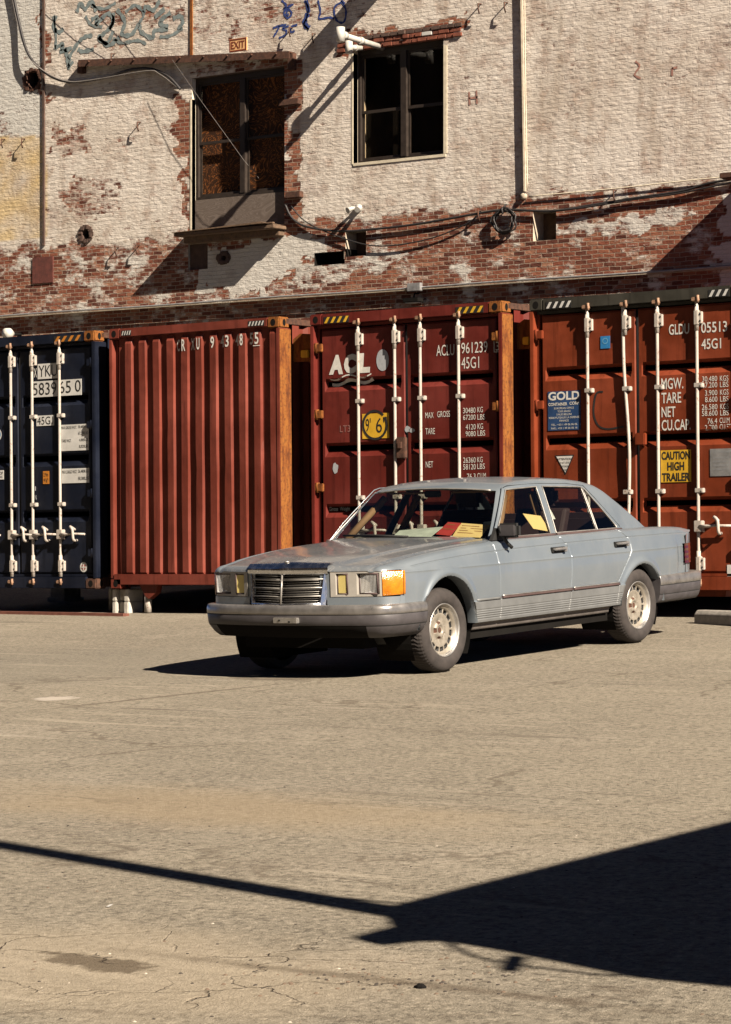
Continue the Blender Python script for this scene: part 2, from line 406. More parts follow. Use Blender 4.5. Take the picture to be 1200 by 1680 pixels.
def wall_sheet(name, n, u0, u1, z0, z1, ops, step=.05):
    us = np.arange(u0, u1 + 1e-6, step).tolist(); zs = np.arange(z0, z1, step).tolist() + [z1]
    for a, b, c_, d in ops: us += [a, b]; zs += [c_, d]
    def clean(v):
        v = sorted(v); o = [v[0]]
        keep = set(x for op in ops for x in op)
        for x in v[1:]:
            if x - o[-1] < .012:
                if x in keep: o[-1] = x
                continue
            o.append(x)
        return np.array(o)
    us, zs = clean(us), clean(zs)
    uu, zz = np.meshgrid(us, zs); nu, nz = len(us), len(zs)
    V = np.stack([uu, np.full(uu.shape, n), zz], -1).reshape(-1, 3)
    i, j = np.meshgrid(np.arange(nu - 1), np.arange(nz - 1)); a = j * nu + i
    F = np.stack([a, a + 1, a + nu + 1, a + nu], -1).reshape(-1, 4)
    uc = ((us[1:] + us[:-1]) / 2)[None, :].repeat(nz - 1, 0); zc = ((zs[1:] + zs[:-1]) / 2)[:, None].repeat(nu - 1, 1)
    keep = np.ones(uc.shape, bool)
    for A, B_, C_, D in ops: keep &= ~((uc > A) & (uc < B_) & (zc > C_) & (zc < D))
    F = F[keep.ravel()]
    X = V[:, 0] * CT + V[:, 1] * ST; Z = -V[:, 0] * ST + V[:, 1] * CT
    px = 600 + FPX * X / Z; py = YH - FPX * (V[:, 2] - CAMZ) / Z
    # how much old paint is left on the brick, and its tint
    jx = px + 10 * soft_noise(px, py, 1) + 4 * soft_noise(px * 3, py * 3, 11); jy = py + 7 * soft_noise(px, py, 2) + 4 * soft_noise(px * 3.3, py * 3.3, 12)
    edge = np.interp(jx, [-400, 0, 75, 200, 312, 330, 470, 490, 520, 600, 700, 785, 862, 1000, 1200, 1600], [445, 408, 404, 398, 388, 385, 372, 355, 362, 357, 347, 338, 326, 313, 292, 250])
    paint = np.clip((edge - jy) / 26 + .6, 0, 1)
    paint = paint * (.88 + .10 * soft_noise(px, py, 3) - .07 * np.clip((500 - px) / 300, 0, 1) * (px > 76))
    below = 1 - np.clip((edge - jy) / 26 + .6, 0, 1)
    wash = .20 + .16 * soft_noise(px * .7, py, 4) + np.clip((330 - px) / 330, 0, 1) * .10
    wash = np.maximum(wash, .32 * inside([(80, 395), (330, 380), (345, 480), (200, 440), (90, 425)], jx, jy))
    wash = np.maximum(wash, .98 * inside([(318, 480), (345, 410), (480, 388), (530, 392), (505, 435), (470, 452), (430, 478)], jx, jy))
    wash = np.maximum(wash, .55 * inside([(480, 440), (600, 415), (700, 410), (620, 440), (500, 475)], jx, jy))
    wash = np.maximum(wash, .62 * inside([(910, 360), (1000, 358), (1130, 335), (1150, 355), (1000, 385), (920, 380)], jx, jy))
    rightp = inside([(1187, 315), (1400, 300), (1400, 470), (1170, 470), (1182, 412), (1192, 400)], jx, jy)
    wash = np.maximum(wash, 1.0 * rightp)
    paint = np.maximum(paint, below * wash)
    for poly, v in (([(462, 108), (488, 100), (486, 210), (496, 250), (486, 290), (496, 330), (470, 380), (462, 370)], .12),
                    ([(288, 150), (318, 150), (318, 390), (298, 385), (305, 260), (286, 250)], .12),
                    ([(310, 100), (482, 90), (482, 118), (310, 136)], .30),
                    ([(548, 62), (762, 24), (764, 46), (730, 54), (592, 86), (550, 82)], .0),
                    ([(85, 208), (135, 205), (140, 250), (80, 248)], .42), ([(95, 300), (190, 285), (200, 345), (100, 360)], .50),
                    ([(150, 0), (300, 0), (290, 40), (160, 45)], .45), ([(310, 0), (470, 0), (600, 0), (590, 30), (330, 45)], .55),
                    ([(310, 40), (400, 40), (390, 60), (320, 62)], .5), ([(150, 60), (200, 60), (200, 80), (150, 80)], .5),
                    ([(760, 110), (820, 100), (820, 180), (765, 175)], .72), ([(930, 220), (1120, 190), (1120, 225), (940, 250)], .78),
                    ([(570, 330), (680, 320), (680, 345), (570, 352)], .75), ([(68, 0), (76, 0), (80, 170), (72, 160)], .2),
                    ([(52, 418), (88, 415), (90, 466), (54, 468)], -.3)):
        k = inside(poly, jx, jy); paint = np.where(k > 0, np.minimum(paint, v), paint)
    yellow = inside([(-400, 224), (74, 222), (79, 388), (20, 395), (-400, 440)], px + 2 * soft_noise(px, py, 5), py + 2 * soft_noise(px, py, 6))
    yellow = np.maximum(yellow * (.75 + .3 * soft_noise(px, py, 7)), .5 * inside([(310, -50), (318, -50), (319, 104), (312, 104)], px, py))
    cool = np.maximum(inside([(-400, -600), (72, -600), (74, 222), (-400, 224)], px, py), np.maximum(rightp, .7 * below))
    red = np.maximum(inside([(52, 418), (88, 415), (90, 466), (54, 468)], px, py), 0)
    o = link_mesh(name, V, F, [M['brick']], bld)
    at = o.data.color_attributes.new('wear', 'FLOAT_COLOR', 'POINT')
    buf = np.stack([np.clip(paint * .5 + .25, 0, 1), np.clip(yellow, 0, 1), np.clip(cool, 0, 1), np.ones(len(V))], -1).astype(np.float32)
    at.data.foreach_set('color', buf.ravel())
    return o

s = NT('painted_brick'); c = s.coord()
at = s.n('Attribute'); at.attribute_name = 'wear'; sep = s.n('SeparateColor'); s.l(at.outputs['Color'], sep.inputs[0])
xyz = s.n('SeparateXYZ'); s.l(c, xyz.inputs[0]); uv = s.n('CombineXYZ'); s.l(xyz.outputs[0], uv.inputs[0])
s.l(xyz.outputs[2], uv.inputs[1])
wob = s.n('TexNoise'); s.l(c, wob.inputs['Vector']); wob.inputs['Scale'].default_value = 3.0; wob.inputs['Detail'].default_value = 4
wv2 = s.n('VectorMath'); wv2.operation = 'MULTIPLY_ADD'; s.l(wob.outputs['Color'], wv2.inputs[0]); wv2.inputs[1].default_value = (.05, .05, 0); s.l(uv.outputs[0], wv2.inputs[2])
bt = s.n('TexBrick'); s.l(wv2.outputs[0], bt.inputs['Vector'])
bt.inputs['Scale'].default_value = 1.0; bt.inputs['Brick Width'].default_value = .205; bt.inputs['Row Height'].default_value = .0677
bt.inputs['Mortar Size'].default_value = .0075; bt.inputs['Mortar Smooth'].default_value = .35; bt.inputs['Bias'].default_value = 0
bt.inputs['Color1'].default_value = (0, 0, 0, 1); bt.inputs['Color2'].default_value = (1, 1, 1, 1); bt.inputs['Mortar'].default_value = (.5, .5, .5, 1)
lump = s.noise(s.mapping(c, (.62, .62, 1.45)), 13, 5, .6); fine = s.noise(c, 70, 5, .7); big = s.noise(c, .9, 5, .6); mid = s.noise(c, 4, 6, .65)
bc = s.ramp(bt.outputs['Color'], [(0, (.10, .030, .020)), (.25, (.20, .062, .036)), (.5, (.27, .085, .048)), (.75, (.33, .125, .070)), (1, (.42, .21, .13))])
bc = s.mix(s.math('MULTIPLY', s.step(mid, .45, .75), .6), bc, (.17, .07, .05))
bc = s.mix(s.math('MULTIPLY', s.step(fine, .5, .75), .35), bc, (.45, .26, .17))
bc = s.mix(s.math('MULTIPLY', bt.outputs['Fac'], .85), bc, (.46, .37, .28))
# paint left on the wall
pn = s.math('ADD', s.math('MULTIPLY', s.math('SUBTRACT', mid, .5), .55), s.math('MULTIPLY', s.math('SUBTRACT', lump, .5), .5))
pn = s.math('ADD', pn, s.math('MULTIPLY', s.math('SUBTRACT', big, .5), .35))
pn = s.math('ADD', pn, s.math('MULTIPLY', s.math('SUBTRACT', fine, .5), .2))
pn = s.math('ADD', pn, s.math('MULTIPLY', s.math('SUBTRACT', bt.outputs['Color'], .5), .16))
pm = s.step(s.math('ADD', sep.outputs[0], s.math('MULTIPLY', pn, .95)), .38, .58)
stain = s.noise(s.mapping(c, (2.2, 2.2, .35)), 1.6, 6, .6)
pc = s.mix(s.step(big, .3, .7), (.78, .70, .60), (.90, .83, .735))
pc = s.mix(s.math('MULTIPLY', s.step(stain, .47, .75), .6), pc, (.47, .38, .29))
st2 = s.noise(s.mapping(c, (9, 9, .5)), 1.2, 6, .7)
pc = s.mix(s.math('MULTIPLY', s.step(st2, .55, .75), .4), pc, (.42, .34, .27))
pc = s.mix(s.math('MULTIPLY', s.step(lump, .52, .72), .35), pc, (.44, .36, .29))
pc = s.mix(s.math('MULTIPLY', s.step(mid, .52, .75), .45), pc, (.56, .46, .34))
pc = s.mix(s.math('MULTIPLY', s.step(fine, .55, .75), .35), pc, (.48, .38, .28))
thin = s.math('MULTIPLY', s.step(s.math('ADD', s.math('MULTIPLY', mid, .6), s.math('MULTIPLY', s.noise(c, 1.7, 6, .7), .5)), .52, .68), .36)
pc = s.mix(thin, pc, bc)
pc = s.mix(s.math('MULTIPLY', s.step(s.noise(s.mapping(c, (.7, .7, 2.6)), 5, 6, .75), .56, .72), .45), pc, (.27, .20, .16))
pc = s.mix(sep.outputs[2], pc, s.mix(s.math('MULTIPLY', s.step(mid, .45, .7), .5), (.74, .72, .66), (.60, .55, .48)))
pc = s.mix(s.math('MULTIPLY', sep.outputs[1], .68), pc, (.74, .52, .19))
col = s.mix(pm, bc, pc)
mort = s.math('MULTIPLY', bt.outputs['Fac'], -1.0)
h = s.math('ADD', s.math('MULTIPLY', mort, s.mix(pm, (1, 1, 1), (.66, .66, .66))), s.math('MULTIPLY', lump, 1.35))
h = s.math('ADD', h, s.math('ADD', s.math('MULTIPLY', fine, .22), s.math('MULTIPLY', bt.outputs['Color'], .35)))
h = s.math('ADD', h, s.math('MULTIPLY', pm, .35))
M['brick'] = s.set(color=col, rough=.9, spec=.2, normal=s.bump(h, 1.0, .014))
M['brick_dark'] = plain('dark_brown_brick', (.10, .06, .045), .95, 0, .4, 9, .4)  # brick in a darker brown, for reveals, holes and strips
M['brick_fill'] = plain('deep_red_brick_infill', (.13, .035, .025), .9, 0, .35, 14, .4)
M['mortar'] = plain('pale_mortar', (.50, .43, .33), .95, 0, .25, 12, .5)

wall_sheet('wall', WN, U0, U1, ZL, ZT, ALLOP)
wall_sheet('wall_base', WN + .10, U0, U1, 0.0, ZL + .02, [])
mb = MB(); mb.box(U0, U1, WN + .001, WN + .35, ZL - .012, ZL, 0); mb.done('wall_ledge', [M['mortar']], bld)
mb = MB(); mb.box(U0, U1, WN + .36, WN + 7, -.5, ZT, 0); mb.done('building_core', [M['dark']], bld)

def reveal(op, depth, name, mats=None, back=True, th=.012):
    """the four inner faces of an opening, and its back"""
    a, b, c_, d = op; mb = MB()
    mb.box(a - .03, a, WN + .002, WN + depth, c_ - .03, d + .03, 0); mb.box(b, b + .03, WN + .002, WN + depth, c_ - .03, d + .03, 1)
    mb.box(a, b, WN + .002, WN + depth, c_ - .03, c_, 2); mb.box(a, b, WN + .002, WN + depth, d, d + .03, 3)
    if back: mb.box(a - .03, b + .03, WN + depth, WN + depth + .02, c_ - .03, d + .03, 4)
    return mb.done(name, mats, bld)
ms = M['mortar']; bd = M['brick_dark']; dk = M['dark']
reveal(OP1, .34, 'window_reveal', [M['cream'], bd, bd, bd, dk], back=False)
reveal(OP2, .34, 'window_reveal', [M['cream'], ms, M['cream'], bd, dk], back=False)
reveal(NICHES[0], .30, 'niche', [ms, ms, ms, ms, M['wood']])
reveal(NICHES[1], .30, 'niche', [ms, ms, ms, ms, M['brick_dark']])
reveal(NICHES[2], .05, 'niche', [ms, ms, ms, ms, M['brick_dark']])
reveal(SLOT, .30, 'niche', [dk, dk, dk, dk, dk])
# ragged holes : a broken lip of brick round a dark cavity
for k, h_ in enumerate(HOLES):
    a, b, c_, d = h_
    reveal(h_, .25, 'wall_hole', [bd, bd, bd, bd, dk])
    mb = MB(); rr = random.Random(k)
    for t in range(26):
        an = t / 26 * 6.283; cx_, cz_ = (a + b) / 2 + math.cos(an) * (b - a) * .5, (c_ + d) / 2 + math.sin(an) * (d - c_) * .5
        sx, sz = rr.uniform(.02, .06), rr.uniform(.015, .04)
        mb.rbox(cx_ - sx, cx_ + sx, WN - rr.uniform(.004, .03), WN + .1, cz_ - sz, cz_ + sz, .006, 0)
    mb.done('broken_brick', [M['rust'] if k == 1 else M['brick_dark']], bld)

def sash_window(op, inset, meet, mats, board=0.0):
    """two double-hung sashes side by side behind a mullion"""
    a, b, c_, d = op; y0 = WN + inset; c_ = c_ + board
    wdw = MB()
    f = .055
    wdw.rbox(a, a + f, y0, y0 + .10, c_, d); wdw.rbox(b - f, b, y0, y0 + .10, c_, d)
    wdw.rbox(a + f, b - f, y0, y0 + .10, d - f * 1.6, d); wdw.rbox(a + f, b - f, y0, y0 + .10, c_, c_ + f * .9)
    m_ = (a + b) / 2 + .03
    wdw.rbox(m_ - .055, m_ + .055, y0 - .01, y0 + .10, c_ + f * .9, d - f * 1.6)
    o = wdw.done('window', mats[0], bld)
    for x0, x1 in ((a + f, m_ - .055), (m_ + .055, b - f)):
        zb, zt = c_ + f * .9, d - f * 1.6; zm = zb + (zt - zb) * meet
        s1 = MB(); s2 = MB(); t = .04
        for q, yy, z0, z1 in ((s1, y0 + .03, zm - .02, zt), (s2, y0 + .055, zb, zm + .02)):
            q.box(x0, x0 + t, yy, yy + .022, z0, z1); q.box(x1 - t, x1, yy, yy + .022, z0, z1)
            q.box(x0 + t, x1 - t, yy, yy + .022, z1 - t, z1); q.box(x0 + t, x1 - t, yy, yy + .022, z0, z0 + t * 1.2)
            g = MB(); g.add([(x0 + t, yy + .01, z0 + t * 1.2), (x1 - t, yy + .01, z0 + t * 1.2), (x1 - t, yy + .01, z1 - t), (x0 + t, yy + .01, z1 - t)], [(0, 1, 2, 3)])
            q.done('sash', mats[0], o); g.done('pane', M['glass'], o)
    return o
w1 = sash_window(OP1, .10, .47, [M['frame']], board=W(390, 320)[2] - W(390, 374)[2])
w2 = sash_window(OP2, .12, .46, [M['frame']])
a, b, c_, d = OP1; zb = c_ + W(390, 320)[2] - W(390, 374)[2]
mb = MB(); mb.box(a, b, WN + .085, WN + .105, c_ + .01, zb - .002); mb.done('plywood_board', M['ply'], w1)
mb = MB(); mb.box(a, b, WN + .26, WN + .28, zb, d); mb.done('swirl_backing', M['swirl_brown'], w1)
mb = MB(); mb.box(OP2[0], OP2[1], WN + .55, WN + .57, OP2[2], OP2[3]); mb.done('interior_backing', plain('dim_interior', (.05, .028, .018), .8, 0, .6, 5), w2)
# bright reveal edges, sill strip and brick lintel of the right window
a2, b2, c2, d2 = OP2
mb = MB(); mb.rbox(a2 - .035, a2, WN - .006, WN + .12, c2 - .02, d2 - .05, .004); mb.rbox(a2, b2 + .05, WN - .012, WN + .10, c2 - .05, c2, .004); mb.rbox(b2, b2 + .075, WN - .008, WN + .02, c2, d2 - .12, .005)
mb.done('window_trim', M['cream'], bld)
mb = MB(); rr = random.Random(3)
za = d2 + .02; x = a2 - .30
for row in range(3):
    x = a2 - .34 + rr.uniform(0, .08)
    while x < b2 + .32:
        L = rr.uniform(.10, .21); k = 1 if rr.random() < .09 else 0
        zz = za + row * .072 - .02 + (0 if row else -.01)
        mb.rbox(x, min(x + L, b2 + .36), WN - rr.uniform(.012, .045), WN + .05, zz, zz + .062, .006, k if row != 2 else 2); x += L + .012
mb.done('brick_lintel', [plain('soldier_course_brick', (.22, .065, .035), .9, 0, .45, 10, .4), M['plate_white'], M['brick_dark']], bld)
a, b, c_, d = OP1
mb = MB(); mb.rbox(a - .045, a, WN - .006, WN + .10, c_ - .02, d - .35, .006); mb.done('window_trim', M['cream'], bld)
# projecting ledge under the left window
mb = MB(); mb.rbox(a - .10, b + .05, WN - .36, WN + .1, c_ - .10, c_ - .04, .008); mb.rbox(a - .05, b + .0, WN - .16, WN + .02, c_ - .20, c_ - .10, .008)
mb.prism([(a - .12, c_ - .035), (b - .20, c_ + .02), (b - .05, c_ - .02), (b - .2, c_ - .012), (a - .12, c_ - .042)], 'y', WN - .40, WN + .02, 0)
mb.rbox(b - .30, b + .02, WN - .34, WN - .28, c_ - .02, c_ + .005, .004)
mb.done('window_ledge', M['wood'], bld)
# steel lintel angle over the left window with its end brackets and bolts
p0, p1 = W(132, 104, .1), W(478, 90, .1); th_ = .11
mb = MB()
for (x0, z0, x1, z1, y0, y1, hh) in ((p0[0], p0[2], p1[0], p1[2], WN - .16, WN - .145, .12), (p0[0], p0[2], p1[0], p1[2], WN - .145, WN + .02, .016)):
    V = [(x0, y0, z0 - hh / 2), (x1, y0, z1 - hh / 2), (x1, y0, z1 + hh / 2), (x0, y0, z0 + hh / 2)]; V += [(q[0], y1, q[2]) for q in V]
    if hh < .1: V = [(q[0], q[1], q[2] + .05) for q in V]
    mb.add(V, [(0, 1, 2, 3), (7, 6, 5, 4), (0, 4, 5, 1), (1, 5, 6, 2), (2, 6, 7, 3), (3, 7, 4, 0)])
for t in range(9):
    f_ = (t + .5) / 9; x = p0[0] + (p1[0] - p0[0]) * f_; z = p0[2] + (p1[2] - p0[2]) * f_
    mb.lathe([(0, -.03), (.018, -.03), (.018, 0), (0, 0)], 'y', (x, WN - .158, z + .02), 8)
mb.rbox(p0[0] - .08, p0[0] + .05, WN - .10, WN + .02, p0[2] - .16, p0[2] + .03); mb.rbox(p1[0] - .08, p1[0] + .03, WN - .10, WN + .02, p1[2] - .24, p1[2] + .04)
mb.done('steel_lintel', [M['rust']], bld)
# stub brackets beside the left window and rusty anchors high on the wall
for px, py, wpx, hpx in ((463, 170, 32, 11), (474, 321, 24, 11)):
    q = W(px, py); mb = MB(); mb.rbox(q[0], W(px + wpx, py)[0], WN - .10, WN + .02, q[2] - .05, q[2] + .05, .006); mb.done('wall_bracket', [M['rust']], bld)
for px, py in ((518, 55), (790, 6), (833, 4), (480, 45), (195, 405), (229, 402), (231, 200), (8, 228), (41, 228), (188, 88), (1012, 312), (790, 345)):
    q = W(px, py); mb = MB()
    mb.tube([(q[0], WN + .02, q[2]), (q[0], WN - .09, q[2] - .01), (q[0] + .01, WN - .10, q[2] - .10), (q[0] + .015, WN - .075, q[2] - .17)], .012, 6)
    mb.done('wall_anchor', [M['rust']], bld)
# seams : raised vertical edge of the left bay, rusty strip above the window
mb = MB(); q0, q1 = W(72, -20), W(79, 402)
mb.box(q0[0] - .01, q0[0] + .035, WN - .03, WN + .02, q1[2], q0[2] + .3); mb.done('corner_strip', [M['brick_dark']], bld)
mb = MB(); q0, q1 = W(313, -20), W(315, 100); mb.box(q0[0], q0[0] + .05, WN - .02, WN + .02, q1[2], q0[2] + .3)
mb.done('downpipe_stub', [M['corange']], bld)
mb = MB(); q0, q1 = W(54, 466), W(88, 420); mb.rbox(q0[0], q1[0], WN - .02, WN + .02, q0[2], q1[2], .006); mb.done('brick_infill', [M['brick_fill']], bld)

q0, q1 = W(1222, 296), W(1420, 280)
mb = MB(); mb.rbox(q0[0], q1[0] + 1.5, WN - .75, WN + .02, q0[2] - .05, q0[2] + .03, .01); mb.done('wall_shade_slab', M['rust'], bld)  # unseen slab beyond the frame, added to throw slanting shade on the wall
q0 = W(640, -52)
mb = MB(); mb.rbox(q0[0], q0[0] + .05, WN - .95, WN + .02, q0[2] - .25, q0[2] + .25, .01); mb.done('wall_shade_fin', M['rust'], bld)  # unseen board above the frame, added to throw a diagonal band of shade
# spray paint : thin coats that follow strokes on the wall face
def stroke(mb, pts, wd, off=.005, m=0, smooth=True):
    pts = catmull(pts, 6) if smooth and len(pts) > 2 else [np.array(p, float) for p in pts]
    Q = [np.array(W(p[0], p[1], off)) for p in pts]; V = []
    for i, q in enumerate(Q):
        t = Q[min(i + 1, len(Q) - 1)] - Q[max(i - 1, 0)]; t /= (np.linalg.norm(t) + 1e-9); nrm = np.array([-t[2], 0, t[0]])
        ww = wd * (.5 + .14 * math.sin(i * 1.7)); V += [q + nrm * ww, q - nrm * ww]
    mb.add(V, [(2 * i, 2 * i + 1, 2 * i + 3, 2 * i + 2) for i in range(len(Q) - 1)], m)
mb = MB()
for L in ([(448, 46), (458, 42), (470, 40)], [(459, 42), (454, 52), (449, 60)], [(474, 42), (464, 46), (470, 50), (468, 57), (458, 62)], [(488, 40), (478, 44), (478, 52), (484, 50)],
          [(462, 0), (470, 8), (466, 14), (482, 6)], [(474, 12), (466, 20), (472, 29), (479, 22), (474, 15), (470, 22), (474, 24)],
          [(500, 0), (506, 14), (502, 34)], [(502, 32), (499, 40), (507, 48)], [(522, 0), (526, 18), (524, 30), (540, 28), (548, 30)], [(562, 2), (549, 12), (552, 32), (564, 36), (568, 18), (562, 4)], [(560, 0), (566, 6)]):
    stroke(mb, L, .035)
stroke(mb, [(505, 22), (500, 38), (508, 46)], .09); stroke(mb, [(503, 0), (507, 20)], .06)
mb.done('graffiti', [M['blue_spray']], bld)
mb = MB()
for L in ([(92, 25), (88, 45), (98, 52), (104, 46)], [(126, 20), (132, 5), (140, 14), (150, 2), (158, 18)], [(150, 32), (160, 28), (158, 40), (176, 22), (186, 32), (180, 48)], [(186, 20), (184, 40), (170, 55), (162, 62), (176, 70), (186, 50)],
          [(192, 15), (205, 35), (200, 55), (216, 56), (228, 40), (232, 52), (250, 62), (254, 50), (276, 48)], [(276, 44), (262, 36), (280, 20)], [(90, 78), (104, 72), (100, 84), (118, 78)], [(112, 96), (128, 70), (140, 60), (152, 58)], [(128, 80), (136, 84), (154, 80)],
          [(106, 78), (110, 92), (112, 108)], [(236, 20), (240, 10), (252, 16), (262, 0)], [(284, 30), (296, 26), (300, 36), (292, 48)], [(162, 60), (178, 74), (196, 60)], [(254, 28), (270, 14)]):
    stroke(mb, L, .075)
for L in ([(88, 25), (92, 60), (90, 80)], [(120, 100), (112, 112), (116, 96)], [(206, 20), (222, 8), (236, 22), (228, 38)], [(140, 26), (150, 40), (168, 44)], [(262, 60), (280, 58), (300, 46)], [(186, 62), (200, 70), (226, 66), (240, 72)], [(150, 8), (170, 14), (190, 4)]): stroke(mb, L, .055)
mb.done('graffiti', [M['teal_spray']], bld)
for grp_ in (([(770, 150), (771, 172)], [(782, 148), (783, 170)], [(770, 161), (784, 159)]), ([(1043, 100), (1050, 108), (1042, 122), (1052, 128)],), ([(1104, 110), (1103, 124)], [(1103, 112), (1112, 110)])):
    mb = MB()
    for L in grp_: stroke(mb, L, .03)
    mb.done('paint_mark', [M['red_spray']], bld)

# exit sign standing on the lintel
q0, q1 = W(376, 86, .13), W(405, 60, .13); zz0, zz1 = q0[2], q1[2]
xs = empty('exit_sign', 'small tan EXIT sign standing on the rusty steel lintel', 'sign', (q0[0], WN - .13, zz0))
ww, hh = q1[0] - q0[0], zz1 - zz0
mb = MB(); mb.rbox(0, ww, 0, .025, 0, hh, .004); mb.done('sign_panel', M['sign_face'], xs)
mb = MB(); b_ = .022
mb.box(.006, ww - .006, -.004, -.001, .006, .006 + b_); mb.box(.006, ww - .006, -.004, -.001, hh - .006 - b_, hh - .006); mb.box(.006, .006 + b_, -.0045, -.001, .007 + b_, hh - .007 - b_); mb.box(ww - .006 - b_, ww - .006, -.0045, -.001, .007 + b_, hh - .007 - b_)
put_text(mb, 'EXIT', .045, ww - .045, .05, hh - .05, lambda x, z: (x, -.004, z), 0, .02); mb.done('lettering', M['sign_ink'], xs)

# pipes, conduits and cables fixed to the wall
def wtube(pts, r, off, n=8, m=0, mb=None, smooth=True):
    mb = mb or MB(); pts = catmull(pts, 6) if smooth and len(pts) > 2 else pts
    mb.tube([W(p[0], p[1], (p[2] if len(p) > 2 else off)) for p in pts], r, n, m); return mb
def vent_pipe(name, tip, base, L, label, r):
    b0 = Vector(W(*base)); t0 = Vector(P(tip[0], tip[1], WN - L))
    mb = MB(); mb.tube([b0 + (b0 - t0) * .1, t0], r, 14)
    e = empty(name, label, 'pipe', (0, 0, 0)); mb.done('pipe', M['pvc'], e)
    mb = MB(); mb.tube([t0 + Vector((0, 0, r * 2.4)), t0 - Vector((0, 0, r * 2.4))], r * 1.45, 14); mb.tube([t0 + (b0 - t0) * .05, t0 + (b0 - t0) * .13], r * 1.4, 14); mb.done('tee_fitting', M['pvc'], e)
    mb = MB(); mb.tube([t0 + (b0 - t0) * .48, t0 + (b0 - t0) * .56], r * 1.3, 14); mb.done('coupling', M['pvc'], e)
vent_pipe('vent_pipe', (559, 56), (622, 76), 1.05, 'longer white plastic pipe with a tee end jutting from the right window', .048)
vent_pipe('vent_pipe', (573, 77), (594, 79), .42, 'short white plastic pipe with an elbow under the longer one', .042)
q0, q1 = W(858, -30), W(864, 314); bt_ = MB(); bt_.add([(q0[0] - .014, WN + .01, q0[2]), (q0[0] - .014, WN - .06, q0[2]), (q0[0], WN - .06, q0[2]), (q0[0], WN + .01, q0[2]), (q1[0] - .014, WN + .01, q1[2]), (q1[0] - .014, WN - .06, q1[2]), (q1[0], WN - .06, q1[2]), (q1[0], WN + .01, q1[2])], [(0, 1, 5, 4), (1, 2, 6, 5), (2, 3, 7, 6), (4, 5, 6, 7)]); bt_.done('shade_batten', M['mortar'], bld)  # strip added behind the conduit to throw the wide shade beside it
mb = wtube([(861, -30), (863, 150), (866, 312)], .008, .06)
wtube([(868, 322), (1000, 310), (1120, 297), (1230, 286)], .010, .04, mb=mb)
o = tag(mb.done('conduit', M['cream']), 'thin cream conduit running down the wall and turning right', 'conduit')
q = W(861, 322); mb = MB(); mb.lathe([(0, -.06), (.04, -.06), (.05, -.045), (.05, 0)], 'y', (q[0], WN, q[2]), 16); mb.done('junction_box', M['mortar'], o)
mb = MB(); zc_ = ZL + .02
mb.tube([(x, WN - .03, zc_ + .006 * math.sin(x * 1.3)) for x in np.linspace(-38, -14, 60)], .016, 8)
o = tag(mb.done('conduit', M['galv']), 'long pale grey conduit along the ledge just above the containers', 'conduit')
q = W(684, 473); mb = MB(); mb.rbox(q[0] - .13, q[0] + .13, WN - .09, WN - .012, zc_ - .06, zc_ + .07, .008)
mb.done('junction_box', M['galv'], o)
q = W(682, 490); e = empty('wall_lamp', 'small square floodlight hanging under the conduit box above the third container', 'lamp', (q[0], WN + .1, q[2] + .1))
mb = MB(); mb.rbox(-.17, .13, -.22, -.04, -.16, -.09, .01); mb.tube([(0, 0, 0), (-.02, -.1, -.02), (-.02, -.12, -.1)], .014); mb.done('lamp_body', M['dark'], e)
mb = MB(); mb.rbox(-.14, .10, -.20, -.06, -.172, -.159, .004); mb.done('lamp_glass', M['plate_white'], e)
# main cable along the paint line
mb = wtube([(468, 335), (480, 358), (505, 372), (560, 379), (620, 375), (680, 368), (740, 358), (790, 349), (832, 344), (905, 346), (960, 338), (1040, 325), (1120, 313), (1165, 300), (1230, 290)], .019, .05)
wtube([(905, 346, .06), (960, 340, .07), (1040, 327, .05), (1120, 316, .06), (1230, 292, .05)], .014, .05, mb=mb)
tag(mb.done('cable', M['cable']), 'thick black cable bundle along the lower edge of the cream paint', 'cable')
mb = wtube([(478, 338), (500, 362), (540, 382), (600, 401), (650, 402), (710, 390), (760, 370), (788, 352)], .011, .05)
tag(mb.done('cable', M['cable']), 'thin slack black cable drooping below the cable bundle', 'cable')
mb = wtube([(18, -30, .05), (30, 30, .05), (45, 85, .12), (66, 112, .10), (90, 128, .06), (120, 134, .06), (170, 127, .08), (215, 114, .10), (248, 113, .10), (275, 124, .08), (296, 146, .04)], .024, .05)
tag(mb.done('cable', M['cable']), 'black cable looping from top left to the left window corner', 'cable')
mb = wtube([(16, -30, .06), (27, 30, .06), (46, 90, .13), (75, 118, .12), (110, 133, .08), (150, 131, .10), (240, 116, .12), (262, 121, .10), (290, 142, .06)], .011, .05)
tag(mb.done('cable', M['cable_grey']), 'thin grey cable following the black one at top left', 'cable')
def wire(pts, label, r=.0032, off=.12):
    mb = wtube(pts, r, off, 5, smooth=False); tag(mb.done('wire', M['cable_grey']), label, 'wire')
wire([(92, -10), (140, 32), (196, 66), (260, 92)], 'fine wire slanting across the graffiti to the lintel')
wire([(283, 98, .25), (330, 165, .3), (400, 262, .3), (425, 292, .25)], 'fine wire slanting down across the left window', off=.3)
wire([(178, -10), (225, 40), (262, 88)], 'fine wire slanting from the top edge beside the graffiti')
# coil of cable
cq = W(826, 362, .08); mb = MB(); pts = []
for i in range(110):
    a_ = i / 110 * 6.283 * 5; rr_ = .175 + .03 * math.sin(i * .37) + .012 * math.sin(i * 1.3)
    pts.append((cq[0] + math.cos(a_) * rr_ * 1.08 + .01 * math.sin(i), WN - .05 - .04 * (i / 110) - .012 * math.sin(i * 2.1), cq[2] + math.sin(a_) * rr_ - .03 * math.sin(i * .11)))
mb.tube(pts, .013, 6); mb.tube([(cq[0], WN, cq[2] + .26), (cq[0], WN - .12, cq[2] + .18), (cq[0] + .02, WN - .12, cq[2] + .1)], .014, 6)
tag(mb.done('cable_coil', M['cable']), 'coil of spare black cable hanging below the cream paint', 'cable coil')
